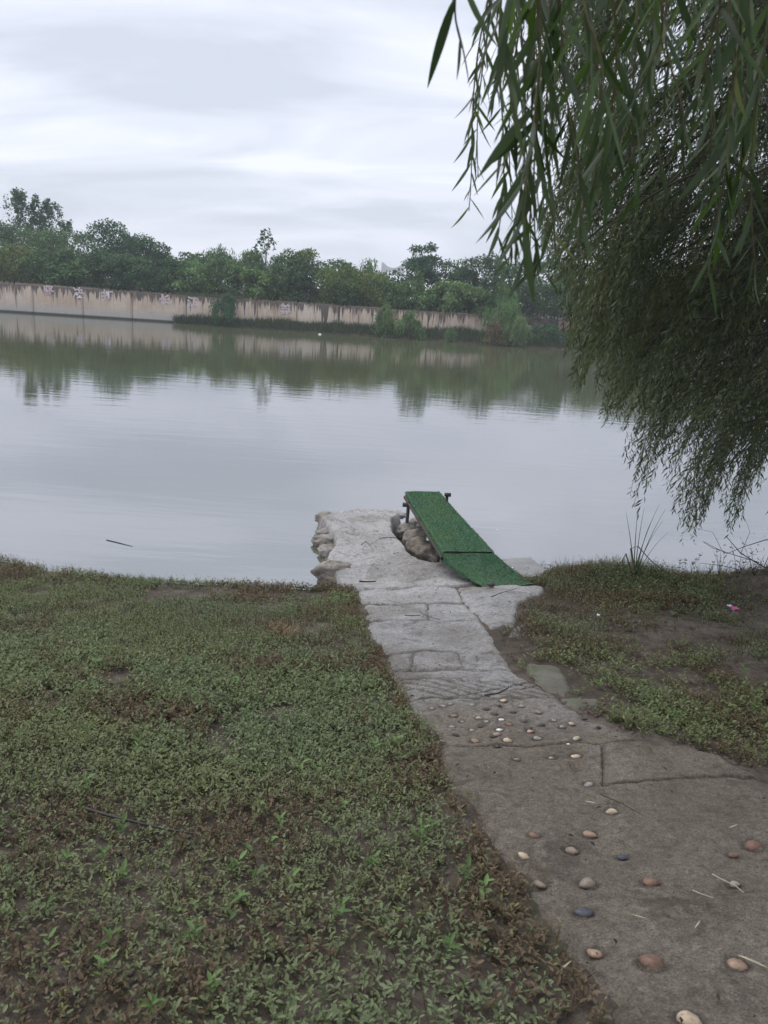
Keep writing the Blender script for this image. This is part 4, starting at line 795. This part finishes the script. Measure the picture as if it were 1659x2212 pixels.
near = [(1055, -120, 1030, 300, 1.6, .075), (1068, -120, 1045, 385, 1.9, .065), (1142, -100, 1112, 470, 1.8, .07), (1176, -100, 1165, 530, 1.7, .075), (1112, -100, 1128, 615, 2.0, .06), (1252, -100, 1240, 590, 1.7, .075), (1092, -120, 1075, 210, 1.5, .08), (1205, -100, 1195, 610, 1.9, .07), (1040, -140, 1012, 95, 1.10, .105), (1082, -120, 1006, 455, 1.75, .075), (1100, -120, 1055, 520, 1.5, .085), (1120, -120, 1085, 590, 1.3, .095), (1150, -100, 1120, 560, 1.2, .10), (1165, -100, 1150, 600, 1.15, .11), (1190, -100, 1180, 605, 1.25, .10), (1215, -100, 1200, 560, 1.4, .095),
        (1235, -100, 1225, 500, 1.2, .11), (1262, -100, 1262, 430, 1.35, .10), (1300, -100, 1300, 410, 1.2, .105), (1340, -100, 1330, 330, 1.5, .09), (1370, -100, 1400, 425, 1.25, .11), (1420, -100, 1440, 370, 1.4, .10), (1470, -100, 1455, 300, 1.2, .10), (1505, -100, 1500, 430, 1.5, .095), (1560, -100, 1535, 590, 1.35, .10), (1590, -100, 1585, 380, 1.2, .105), (1630, -100, 1610, 480, 1.4, .10), (1660, -100, 1650, 590, 1.3, .10), (1130, -100, 1100, 300, 1.1, .10), (1280, -100, 1250, 250, 1.0, .11), (1400, -100, 1370, 200, 1.1, .10), (1540, -100, 1520, 220, 1.05, .10)]
objs = []
extraP, extraD, extraL = [], [], []
for si, (x0, y0, x1, y1, dp, ll) in enumerate(near):
    top = ony(x0, y0, dp); tip = ony(x1, y1, dp*1.03); n = 14; t_ = np.linspace(0, 1, n)[:, None]; c_ = top*(1-t_)+tip*t_; c_[:, 0] += .012*np.sin(t_[:, 0]*5+si)-.012*math.sin(si); c_[:, 1] += .02*np.sin(t_[:, 0]*4+si*2)
    v_, q_ = tube(c_, np.linspace(.0022, .0011, n), 5); tg = addw('hanging_twig', v_, q_, M['twig'], smooth=True)
    length = np.linalg.norm(top-tip); m_ = int(length/.018)
    for j in range(m_):
        f = (j+.5)/m_; i0 = min(int(f*(n-1)), n-2); ff = f*(n-1)-i0; p = c_[i0]*(1-ff)+c_[i0+1]*ff
        ang = j*2.4+si+r_.normal()*.4; out_ = r_.uniform(.18, .75); d = unit(np.array([math.cos(ang)*out_, math.sin(ang)*out_, -1+.35*r_.random()])); s = ll*r_.uniform(.55, 1.12)*(1 if f < .85 else .75)
        objs.append((p, d, s, tg, 8 if r_.random() < .035 else r_.integers(0, 8), r_.uniform(0, 6.28)))
order = sorted(range(len(objs)), key=lambda i: -objs[i][2]/objs[i][0][1]); keep = set(order[:300])
RV = []; RQ = []; ro = 0
Lbase = [np.array([v.co for v in me.vertices]) for me in lms]; Qb = [np.array([list(p.vertices) for p in me.polygons]) for me in lms]
RVm = {0: [[], [], 0], 1: [[], [], 0], 2: [[], [], 0]}
for i, (p, d, s, tg, k, ro_) in enumerate(objs):
    y_ax = Vector(d); nrm = Vector((math.cos(ro_), math.sin(ro_), .3)); x_ax = y_ax.cross(nrm).normalized(); z_ax = x_ax.cross(y_ax)
    Mx = Matrix((x_ax, y_ax, z_ax)).transposed()
    if i in keep:
        o = bpy.data.objects.new('leaf', lms[k]); COL.objects.link(o); o.parent = tg; o.matrix_local = Matrix.Translation(Vector(rel(p, wl))) @ Mx.to_4x4() @ Matrix.Scale(s, 4)
    else:
        mi = 0 if k < 4 else 1 if k < 8 else 2; a_ = RVm[mi]; a_[0].append(Lbase[k]@np.array(Mx).T*s+rel(p, wl)); a_[1].append(Qb[k]+a_[2]); a_[2] += len(Lbase[k])
for mi, (a_, b_, c_) in RVm.items():
    if a_: o = add('near_foliage', mesh_np('near_foliage', np.concatenate(a_), np.concatenate(b_), smooth=True), nlm[mi], wl); tag(o, kind='stuff')

# ------------------------------------------------------------------ ground plants
r_ = np.random.default_rng(5)
def weeds(N0, xr, yr, seed, dens_f, near_y=3.6):
    x = r_.uniform(*xr, N0); y = r_.uniform(*yr, N0); kv = (np.abs(x) < .60*y+1.5) & (np.abs(x) < 4.7); x, y = x[kv], y[kv]; N0 = len(x)
    pd = path_dist(x, y); d = dens_f(x, y, pd); ok = (pd < -.015) & (r_.random(N0) < d) & (ys(x)-y > -.03)
    x, y = x[ok], y[ok]; return x, y, zt(x, y), pd[ok]
_cl = hit(1460, 1520); _c2 = hit(1620, 1600)
def dens(x, y, pd):
    n1 = fbm(x, y, .9, 3, 61); n2 = fbm(x, y, 4.5, 3, 62); left = x < np.interp(y, [1, 7], [.9, .4])
    dl = np.clip(.45+2.6*(n2-.33)+1.2*(n1-.45), .06, 1)*np.where(y < 2.4, .8, 1)
    shore = sstep(.0, .5, ys(x)-y); bare = (x > -1.9) & (x < -.4) & (y > 5.6) & (y < 6.25); dl = np.where(bare, dl*np.clip(1.6*(n2-.35)+.15, .05, 1), dl)
    mound = np.exp(-(((x-2.2)/.75)**2+((y-6.55)/.5)**2)); dr = np.clip(1.7*(n2-.42)+1.0*(n1-.47)+2.6*mound+.6*np.exp(-(((x-_cl[0])/.45)**2+((y-_cl[1])/.45)**2))+.45*np.exp(-(((x-_c2[0])/.4)**2+((y-_c2[1])/.4)**2)), .03, 1); dr = np.where(x > 3.1, dr*.8, dr)
    return np.where(left, dl, dr)
x, y, z, pd = weeds(230000, (-4.9, 4.9), (.55, 7.5), 1, dens)
inview = np.abs(x) < .60*y+.35; kp = (~inview & (r_.random(len(x)) < .6)) | (inview & (r_.random(len(x)) < np.interp(y, [1.2, 2.0, 3.2], [.6, .8, 1]))); x, y, z, pd = [a[kp] for a in (x, y, z, pd)]
npl = len(x); nleaf = 6
brown = np.clip(1.5*(fbm(x, y, 2.2, 3, 71)-.47)*2 + .55*sstep(-.16, -.02, pd) + .7*sstep(.8, .0, np.abs(y-6.1))*((x > -1.2) & (x < .2)) + (x > .9)*.30, 0, .95)
hue = fbm(x, y, 1.6, 3, 72)
gA = np.array([.165, .185, .082]); gB = np.array([.135, .180, .098]); gC = np.array([.120, .088, .052])
pc = gA*(1-hue[:, None])+gB*hue[:, None]; pc = np.where((r_.random(npl) < brown)[:, None], gC*(.7+.6*r_.random((npl, 1))), pc); yel = (r_.random(npl) < .012)[:, None]; pc = np.where(yel, np.array([.17, .20, .06]), pc)
hgt = (.020+.065*r_.random(npl)**1.5)*(1+.5*(fbm(x, y, 2, 2, 73)-.5)); big = np.clip(fbm(x, y, .8, 2, 74)*1.3+.35, .7, 1.25)*np.interp(y, [1.5, 3], [.82, 1])
mound = np.exp(-(((x-2.2)/.75)**2+((y-6.6)/.5)**2)); hgt = hgt*(1+.9*mound)
VV, QQ, CC, off = [], [], [], 0
for mode, sel in (('m', y < 2.9), ('r', y >= 2.9)):
    idx = np.where(sel)[0]; k = np.repeat(idx, nleaf); m_ = len(k); lv = np.tile(np.arange(nleaf), len(idx)); a = lv*2.3999+np.repeat(r_.uniform(0, 6.28, len(idx)), nleaf)+r_.normal(size=m_)*.3
    f = (lv+1)/nleaf; lean_ = np.repeat(r_.normal(size=(len(idx), 2))*.35, nleaf, 0); zz_ = hgt[k]*f
    P_ = np.stack([x[k]+lean_[:, 0]*zz_, y[k]+lean_[:, 1]*zz_, z[k]+zz_+.002], 1); el = r_.uniform(.0, 1.1, m_)+.3*f
    D = np.stack([np.cos(a), np.sin(a), el], 1); Nn = np.stack([-np.cos(a)*el, -np.sin(a)*el, np.ones(m_)], 1)+r_.normal(size=(m_, 3))*.25
    Ls = (.012+.014*r_.random(m_))*big[k]*np.where(f > .9, .6, 1); cl = pc[k]*(.7+.6*r_.random((m_, 1)))
    v_, q_, kk = leaves(P_, D, Nn, Ls, Ls*r_.uniform(.32, .46, m_), mode, .35, .18); VV.append(v_); QQ.append(q_+off); off += len(v_); CC.append(np.repeat(cl, kk, 0))
    # stems
    s_ = idx; ln_ = r_.normal(size=(len(s_), 2))*.3; P0 = np.stack([x[s_], y[s_], z[s_]-.004], 1); D = np.stack([ln_[:, 0], ln_[:, 1], np.ones(len(s_))], 1); v_, q_, kk = leaves(P0, D, r_.normal(size=(len(s_), 3)), hgt[s_]*1.05+.004, np.full(len(s_), .003), 'r', 0)
    VV.append(v_); QQ.append(q_+off); off += len(v_); CC.append(np.repeat(np.tile(np.array([.085, .05, .032]), (len(s_), 1)), kk, 0))
ns_ = 150; xs_ = r_.uniform(-2.6, 2.4, 900); yv_ = r_.uniform(1.0, 4.2, 900); pdv = path_dist(xs_, yv_); kv = (pdv < -.06) & (np.abs(xs_) < .6*yv_+.2); xs_, yv_ = xs_[kv][:ns_], yv_[kv][:ns_]; zs_ = zt(xs_, yv_)
for i in range(len(xs_)):
    nl_ = r_.integers(5, 9); a = np.arange(nl_)*2.4+r_.random()*6; f = np.linspace(.3, 1, nl_); hh_ = r_.uniform(.03, .09); el = r_.uniform(.4, 1.2, nl_)
    P_ = np.stack([xs_[i]+0*a, yv_[i]+0*a, zs_[i]+hh_*f], 1); D = np.stack([np.cos(a), np.sin(a), el], 1); Nn = np.stack([-np.cos(a)*el, -np.sin(a)*el, 1+0*a], 1); Ls = r_.uniform(.022, .042, nl_)
    v_, q_, kk = leaves(P_, D, Nn, Ls, Ls*.36, 'm', .3, .2); VV.append(v_); QQ.append(q_+off); off += len(v_); CC.append(np.repeat(np.tile(np.array([.13, .215, .07])*r_.uniform(.6, 1.15), (nl_, 1)), kk, 0))
wd = add('ground_weeds', mesh_np('ground_weeds', np.concatenate(VV), np.concatenate(QQ), np.concatenate(CC)), M['leaf_weed']); tag(wd, 'low creeping green and reddish weeds carpeting the near bank', 'weeds', kind='stuff')
# thin grass and dead bits
def blades(N0, xr, yr, cond, h, w_, cols, spread=.4):
    x = r_.uniform(*xr, N0); y = r_.uniform(*yr, N0); kv = np.abs(x) < .6*y+1.4; x, y = x[kv], y[kv]; pd = path_dist(x, y); ok = cond(x, y, pd); x, y = x[ok], y[ok]; z = zt(x, y); n = len(x)
    D = r_.normal(size=(n, 3))*spread; D[:, 2] = 1; c_ = np.array(cols)[r_.integers(0, len(cols), n)]*(.7+.6*r_.random((n, 1))); v_, q_, k = leaves(np.stack([x, y, z], 1), D, r_.normal(size=(n, 3)), h*(.5+r_.random(n)), np.full(n, w_), 'r', .1); return v_, q_, np.repeat(c_, k, 0)
G = [(.07, .115, .045), (.09, .13, .05), (.06, .10, .05)]
bl_ = [blades(70000, (-4.6, 4.8), (.7, 7.4), lambda x, y, pd: (pd < -.01) & (fbm(x, y, 1.7, 3, 81) > .49) & (ys(x)-y > 0), .035, .0016, G+[(.10, .08, .045)]),
       blades(15000, (-4.6, 4.8), (6.0, 7.6), lambda x, y, pd: (pd < -.03) & (ys(x)-y > -.05) & (ys(x)-y < .22), .055, .003, G),
       blades(2600, (.9, 4.6), (6.4, 7.7), lambda x, y, pd: (pd < -.05) & (ys(x)-y > -.08) & (ys(x)-y < .35), .15, .003, G+[(.05, .06, .03)], .25)]
V = []; Q = []; C = []; o_ = 0
for v_, q_, c_ in bl_: V.append(v_); Q.append(q_+o_); C.append(c_); o_ += len(v_)
gb = add('bank_turf', mesh_np('bank_turf', np.concatenate(V), np.concatenate(Q), np.concatenate(C)), M['leaf_weed']); tag(gb, 'fine thin grass blades among the weeds and along the near water edge', 'grass', kind='stuff')
# litter: dead leaves and crumbs on path and mud
n = 30000; x = r_.uniform(-3.5, 4, n); y = r_.uniform(.9, 8.4, n); kk_ = np.abs(x) < .6*y+.3; x, y = x[kk_], y[kk_]; n = len(x); pd = path_dist(x, y); lnd = (ys(x)-y > .05) | (pd > .03); inp = pd > 0
kp = lnd & (np.where(inp, r_.random(n) < .42, r_.random(n) < .75)); x, y, pd, inp = x[kp], y[kp], pd[kp], inp[kp]
jet = inp & (y > 6.6); z = np.where(jet, zj(x, y), zt(x, y)+np.where(inp, .034, .006)); n = len(x); D = r_.normal(size=(n, 3)); D[:, 2] *= .15; Nn = r_.normal(size=(n, 3))*.3; Nn[:, 2] = 1
cols = np.array([(.06, .045, .032), (.035, .03, .025), (.15, .12, .08), (.10, .08, .05), (.24, .21, .13)]); pk = r_.choice(5, n, p=[.35, .38, .1, .12, .05]); Ls = np.where(r_.random(n) < .12, .022, .008)*(.5+r_.random(n))
v_, q_, k = leaves(np.stack([x, y, z+.002], 1), D, Nn, Ls, Ls*r_.uniform(.15, .5, n), 'r', .4, .1); lt = add('leaf_litter', mesh_np('leaf_litter', v_, q_, np.repeat(cols[pk], k, 0)), M['straw']); tag(lt, 'scattered dead leaf scraps and crumbs on the path and mud', 'litter', kind='stuff')
# mud clods
def clods(name, label, pts_px, n, s0, mat, sx=60, sy=14):
    Vs = []; Qs = []; o_ = 0; me = blob(1, 3, .3); bv = np.array([v.co for v in me.vertices]); bq = np.array([list(p.vertices) for p in me.polygons])
    for i in range(n):
        c_ = pts_px[i % len(pts_px)]; p = hit(c_[0]+r_.normal()*sx, c_[1]+r_.normal()*sy); 
        if path_dist(np.array([p[0]]), np.array([p[1]]))[0] > .04: continue
        s = s0*r_.uniform(.3, 1.0)**1.3; sc_ = s*r_.uniform(.6, 1.2, 3)*np.array([1, 1, .6]); Vs.append(bv*sc_*(1+.2*r_.normal(size=bv.shape))+p); Qs.append(bq+o_); o_ += len(bv)
    o = add(name, mesh_np(name, np.concatenate(Vs), np.concatenate(Qs)), mat); tag(o, label, 'clods', kind='stuff')
M['mud'] = mat_plain('churned_mud', (.085, .062, .05), .65, .4, 30, .6, .006)
clods('mud_clods', 'dark lumps of churned mud below the weedy mound', [(1370, 1340), (1400, 1300), (1330, 1330), (1480, 1310)], 220, .035, M['mud'], 45, 14)
clods('path_edge_mud', 'crumbly reddish mud heaped at the right path edge', [(1510, 1615), (1540, 1640), (1330, 1540), (1280, 1530), (1360, 1570)], 320, .02, M['mud'], 28, 10)

clods('soil_crumbs', 'dark crumbs of earth between the weeds at lower left', [(150, 2050), (600, 1980), (900, 2080), (400, 1880), (1100, 2120), (300, 2150), (700, 1850)], 900, .014, M['mud'], 130, 60)
# ------------------------------------------------------------------ single small things
def stick(name, label, pts, r0_, r1_, mat, cat='stick', group=None, hgt_=None, seg=6, forks=()):
    W_ = []
    for i, q in enumerate(pts):
        if hgt_ is not None: p = onz(q[0], q[1], hgt_)
        else: p = hit(q[0], q[1], .04)
        W_.append(np.array(p)+[0, 0, r0_])
    W_ = np.array(W_); e_ = empty(name, tuple(W_[0])) if forks else None
    r0_ *= .8; r1_ *= .8
    v_, q_ = tube(W_, np.linspace(r0_, r1_, len(W_)), seg)
    if forks:
        tag(e_, label, cat, group); add('stem', mesh_np('stem', rel(v_, e_), q_, smooth=True), mat, e_)
        for fk in forks:
            Fw = np.array([np.array(hit(q[0], q[1], .04) if hgt_ is None else onz(q[0], q[1], hgt_))+[0, 0, r0_+.012*j] for j, q in enumerate(fk)]); v_, q_ = tube(Fw, np.linspace(r0_*.6, r1_*.6, len(Fw)), 5); add('side_twig', mesh_np('side_twig', rel(v_, e_), q_, smooth=True), mat, e_)
        return e_
    o = add(name, mesh_np(name, v_-W_[0], q_, smooth=True), mat, None, tuple(W_[0])); tag(o, label, cat, group); return o
stick('dead_branch', 'long thin dark branch lying in the weeds at lower left', [(188, 1752), (235, 1766), (300, 1782), (360, 1796), (430, 1806)], .008, .003, M['stickdark'])
stick('stick', 'curved dark stick on the cement at the scored band', [(1046, 1504), (1075, 1500), (1098, 1488), (1098, 1484)], .006, .003, M['stickdark'])
stick('stick', 'short dark twig across the top of the jetty', [(819, 1164), (840, 1162), (866, 1163)], .006, .004, M['stickdark'], hgt_=.19)
stick('stick', 'dark wet stick end poking onto the path by the reddish weeds', [(776, 1258), (795, 1259), (812, 1258)], .010, .006, M['stickdark'], hgt_=.17)
stick('stick', 'thin straight straw lying diagonal on the brown path', [(1296, 1717), (1340, 1735), (1388, 1762)], .0025, .0015, M['stickdark'])
stick('stick', 'pale thin twig lying right of the path near the green walkway', [(1132, 1350), (1160, 1351), (1188, 1353)], .005, .003, M['stick'])
stick('stick', 'dark twig at the path edge below the walkway turf', [(1062, 1290), (1085, 1281), (1118, 1272)], .005, .002, M['stickdark'])
stick('forked_twig', 'forked brown twig lying on the middle of the pale path', [(905, 1322), (925, 1333), (951, 1340)], .004, .002, M['stick'], forks=[[(912, 1336), (922, 1322), (924, 1318)]])
stick('stick', 'short dark twig lying left of the forked one', [(874, 1330), (890, 1331), (908, 1330)], .004, .003, M['stickdark'])
stick('driftwood_twig', 'small curly dead twig on the left side of the jetty', [(780, 1178), (790, 1170), (798, 1178), (806, 1190)], .005, .002, M['stickdark'], hgt_=.2, forks=[[(798, 1178), (812, 1172), (822, 1168)]])
stick('pale_twig', 'pale wavy twig by a grey pebble on the right of the path', [(1538, 1890), (1560, 1902), (1588, 1915), (1606, 1930)], .003, .0015, mat_plain('bleached_twig', (.38, .33, .25), .7, .2, 60, .2, .002))
stick('pale_twig', 'short bleached twig on the brown path above the damp stain', [(1496, 1925), (1515, 1933), (1540, 1941)], .0028, .0015, bpy.data.materials['bleached_twig'])
stick('fallen_stalk', 'pale dry stalk lying on the brown mound at right', [(1508, 1256), (1560, 1275), (1590, 1300)], .004, .002, M['stick'])
stick('fallen_stalk', 'thin pale stalk leading to the pink wrapper', [(1546, 1290), (1560, 1303), (1578, 1314)], .004, .002, M['stick'])
fs = [onz(x, y, .004) for x, y in [(230, 1166), (255, 1172), (286, 1180)]]; v_, q_ = tube(np.array(fs), [.004, .004, .002], 6); o = add('floating_stick', mesh_np('floating_stick', v_-fs[0], q_, smooth=True), M['stickdark'], None, tuple(fs[0])); tag(o, 'thin dark stick floating on the water near the left bank', 'stick')
# fallen willow leaves (curled, bleached) on path
lm2 = leaf_mesh(5); lm2.materials.append(bpy.data.materials['bleached_twig'])
for px, py, s, rz_, lb in [(1592, 2062, .075, -.9, 'bleached curled leaf lying across the orange pebble'), (1575, 1788, .05, .1, 'narrow pale leaf on the path near the right frame edge'), (1262, 1730, .05, -.6, 'narrow pale leaf left of the thin straight straw'), (1365, 1975, .04, -.7, 'small pale leaf above the damp stain edge'), (1210, 2095, .05, .3, 'dull pale leaf at the weed edge by the path'), (1500, 2005, .045, .4, 'small pale leaf right of the dark slate pebble')]:
    p = hit(px, py, .045); o = add('fallen_leaf', lm2, None, None, tuple(p)); o.scale = (s, s, s); o.rotation_euler = (.05, .1, rz_-1.2); tag(o, lb, 'leaf', 'bleached leaves on the path')
# straw clump
sc_ = hit(603, 1378); st = []; 
for i in range(110):
    a = r_.uniform(0, 6.28); q = r_.random(2)*.07; base = sc_+np.array([math.cos(a)*q[0]*1.3, math.sin(a)*q[0], 0]); dd = np.array([r_.normal()*.7, r_.normal()*.5, abs(r_.normal())*.45+.1]); dd = dd/np.linalg.norm(dd)*r_.uniform(.05, .13); md = base+dd*.5+[0, 0, .02]
    st.append(tube(bez(base, md, base+dd, 4), .0022, 3))
v_, q_ = join(st); sm_ = mat_plain('dry_orange_straw', (.34, .19, .11), .8, .4, 50, .2, .002); o = add('straw_clump', mesh_np('straw_clump', v_-sc_, q_), sm_, None, tuple(sc_)); tag(o, 'tangled clump of orange dry straw lying in the weeds', 'straw')
# reeds and stems by the water on the right
rb = hit(1372, 1250); reed = empty('reed_clump', tuple(rb)); tag(reed, 'tall reed clump with arching blades standing at the near water edge', 'reeds')
for (x1, y1, bx, w_) in [(1352, 1105, -6, .006), (1378, 1098, 2, .006), (1392, 1096, 4, .005), (1425, 1088, 10, .005), (1438, 1100, 14, .005), (1405, 1130, 5, .005), (1432, 1125, 14, .004), (1444, 1150, 18, .004)]:
    top = ony(x1, y1, rb[1]+r_.uniform(-.08, .1)); b0 = rb+np.array([r_.normal()*.015, r_.normal()*.015, 0]); c_ = bez(b0, (b0*.6+top*.4)+np.array([-.02, 0, .12]), top, 9); wv = np.linspace(w_, .0008, 9); Vr = []
    for i in range(9): Vr += [c_[i]-[wv[i], 0, 0], c_[i]+[0, .003, 0], c_[i]+[wv[i], 0, 0]]
    Q = [(3*i+j, 3*i+j+1, 3*i+4+j, 3*i+3+j) for i in range(8) for j in range(2)]; me = mesh_np('blade', rel(Vr, reed), Q, np.tile(np.array([.075, .09, .05]), (27, 1)), True); add('blade', me, M['leaf_weed'], reed)
for pts in [[(1372, 1250), (1362, 1185), (1378, 1180), (1405, 1210), (1436, 1235)], [(1368, 1250), (1352, 1196), (1344, 1212), (1335, 1222)]]:
    W_ = np.array([ony(a_, b_, rb[1]) for a_, b_ in pts]); v_, q_ = tube(W_, np.linspace(.007, .003, len(W_)), 5); me = mesh_np('broken_stalk', rel(v_, reed), q_, smooth=True); add('broken_stalk', me, M['stick'], reed)
def stem_plant(px, py, h, label, nlf=22, cat='plant', tone=(.05, .06, .035), group='leafy stems at the water edge', dark=1.0):
    b0 = hit(px, py); e_ = empty('leafy_stem', tuple(b0)); tag(e_, label, cat, group); parts = []; Pq = []; Dq = []
    for s_ in range(4):
        top = np.array([r_.normal()*.07, r_.normal()*.05, h*r_.uniform(.6, 1)]); c_ = bez((0, 0, -.01), top*.5+[r_.normal()*.02, 0, .02], top, 7); parts.append(tube(c_, np.linspace(.0028, .001, 7), 4))
        for j in range(nlf//3):
            f = r_.uniform(.25, 1); i = int(f*6); Pq.append(c_[i]); Dq.append((r_.normal(), r_.normal(), .3+r_.random()*.6))
    v_, q_ = join(parts); add('stem', mesh_np('stem', v_, q_), M['stickdark'], e_); Pq = np.array(Pq); Dq = np.array(Dq); v_, q_, k = leaves(Pq, Dq, r_.normal(size=Pq.shape)+[0, 0, 1], r_.uniform(.02, .045, len(Pq)), r_.uniform(.006, .011, len(Pq)), 'm', .3, .2)
    o = add('leaf_spray', mesh_np('leaf_spray', v_, q_, np.repeat(np.array(tone)*(.6+.8*r_.random((len(Pq), 1))), k, 0)), M['leaf_weed'], e_); tag(o, kind='stuff'); return e_
stem_plant(1170, 1240, .16, 'small leafy weed stems at the corner of the grey slab', 14)
stem_plant(1478, 1248, .36, 'bushy dark leafy stems right of the reed clump', 60)
stem_plant(1494, 1246, .30, 'dark leafy stems just right of the bushy ones', 40)
stem_plant(1455, 1246, .26, 'thin leafy stem between the reeds and the bushy stems', 16)
stem_plant(1530, 1248, .20, 'short leafy stem left of the dark stem by the branch', 16)
stem_plant(1553, 1246, .30, 'slender stem right of the bushy stems', 18)
stem_plant(1592, 1246, .34, 'tall dark stem below the dead branch tangle', 26)
stem_plant(1630, 1243, .30, 'leafy stem among the dead branches near the right edge', 26)
# dead branch tangle at right edge over the water
tb = onz(1700, 1245, .25); tg_ = empty('fallen_branch', tuple(tb)); tag(tg_, 'bare dead branch with thin twigs leaning over water at the right edge', 'branch')
for pts, r_a in [([(1720, 1250), (1650, 1225), (1600, 1195), (1570, 1160)], .009), ([(1700, 1170), (1655, 1166), (1610, 1180), (1570, 1196), (1520, 1170)], .006), ([(1640, 1215), (1590, 1200), (1540, 1184), (1518, 1170)], .005), ([(1690, 1240), (1630, 1238), (1560, 1222), (1510, 1216)], .006), ([(1600, 1195), (1620, 1150), (1610, 1120)], .003), ([(1560, 1190), (1540, 1150), (1500, 1140)], .0025), ([(1650, 1225), (1670, 1180), (1659, 1140)], .004), ([(1580, 1210), (1560, 1235), (1540, 1190)], .003)]:
    W_ = np.array([ony(a_, b_, 7.35+.02*i) for i, (a_, b_) in enumerate(pts)]); v_, q_ = tube(W_, np.linspace(r_a, r_a*.35, len(W_)), 5); me = mesh_np('branch_twig', rel(v_, tg_), q_, smooth=True); add('branch_twig', me, M['stickdark'], tg_)
n = 110; a_ = r_.uniform(1520, 1690, n); b_ = 1150+r_.random(n)*90; Pq = np.array([ony(i, j, 7.35) for i, j in zip(a_, b_)])+r_.normal(size=(n, 3))*.01; Dq = r_.normal(size=(n, 3))*.5; Dq[:, 2] -= .6
kq = r_.random(n) < np.clip((a_-1500)/170, .15, 1); Pq, Dq = Pq[kq], Dq[kq]; v_, q_, k = leaves(Pq, Dq, r_.normal(size=Pq.shape), r_.uniform(.02, .04, len(Pq)), r_.uniform(.006, .01, len(Pq)), 'm', .3, .2); add('withered_leaves', mesh_np('withered_leaves', rel(v_, tg_), q_, np.repeat(np.array([.045, .04, .03])*(.6+.8*r_.random((len(Pq), 1))), k, 0)), M['leaf_weed'], tg_)
# litter items
def crumpled(name, label, cat, p, size, mat, seed=1):
    bm = bmesh.new(); bmesh.ops.create_grid(bm, x_segments=8, y_segments=6, size=.5)
    for v in bm.verts:
        n_ = mn.noise_vector(v.co*4+Vector((seed, 0, 0))); v.co.z += .28*n_.z; v.co.x += .12*n_.x; v.co.y += .12*n_.y
    bmesh.ops.solidify(bm, geom=bm.faces[:], thickness=.02); me = bpy.data.meshes.new(name); bm.to_mesh(me); bm.free(); o = add(name, me, mat, None, tuple(p)); o.scale = size; o.rotation_euler = (.1, 0, .3*seed); tag(o, label, cat); return o
crumpled('wrapper', 'crumpled bright pink plastic wrapper on the dark mound', 'wrapper', hit(1586, 1313, .03), (.07, .05, .05), M['pinkfoil'], 1)
crumpled('paper_scrap', 'crumpled white paper scrap touching the pink wrapper', 'paper', hit(1576, 1308, .03), (.045, .03, .03), M['foam'], 2)
crumpled('plastic_sheet', 'white plastic sheet floating behind the bank weeds at right', 'plastic', onz(1405, 1233, .04), (.34, .10, .05), M['foam'], 3)
for px, py, s, lb in [(1107, 1228, .018, 'tiny white scrap on the lower turf near its right side'), (1073, 1146, .012, 'tiny white scrap halfway up the green walkway'), (1292, 1331, .03, 'small white shell scrap on the mud right of the path')]:
    p = onz(px, py, .27 if py > 1200 else .42) if py < 1300 else hit(px, py, .02); crumpled('white_scrap', lb, 'scrap', p+[0, 0, .012], (s, s*.7, s*.6), M['foam'], 4)
p = onz(583*1.0+0, 1, 0) if False else onz(691, 722, .02); me = blob(2, 2, .1); me.materials.append(M['foam']); o = add('foam_lump', me, None, None, tuple(p)); o.scale = (.1, .08, .06); tag(o, 'tiny white foam lump floating at the foot of the far bank', 'foam')
for i, (px, py, s, lb) in enumerate([(1214+0, 0, 0, '')][:0]): pass
for px, py, s, lb in [(1061, 1263, .035, 'dark stone at the lower edge of the green turf'), (770, 1470, 0, '')][:1]:
    p = hit(px, py, .05); me = blob(2, 9, .2, (1, .7, .6)); me.materials.append(PM['dark']); o = add('stone', me, None, None, tuple(p)); o.scale = (s,)*3; tag(o, lb, 'stone')

# ------------------------------------------------------------------ haze
HAZE = True
if HAZE:
    v_, q_ = box_np(-370, 370, -64, 610, -2.6, 32); hz = add('haze', mesh_np('haze', v_, q_)); mt = bpy.data.materials.new('haze_air'); mt.use_nodes = True; t = mt.node_tree; t.nodes.clear(); out = N(t, 'ShaderNodeOutputMaterial'); pv = N(t, 'ShaderNodeVolumePrincipled'); pv.inputs['Color'].default_value = (.88, .92, 1.0, 1); pv.inputs['Density'].default_value = .0010; pv.inputs['Anisotropy'].default_value = 0.0
    L(t, pv.outputs[0], out.inputs['Volume']); hz.data.materials.append(mt); tag(hz, 'thin pale haze over the river', kind='stuff')
    bm = bmesh.new(); bm.from_mesh(hz.data); bmesh.ops.recalc_face_normals(bm, faces=bm.faces); bm.to_mesh(hz.data); bm.free()
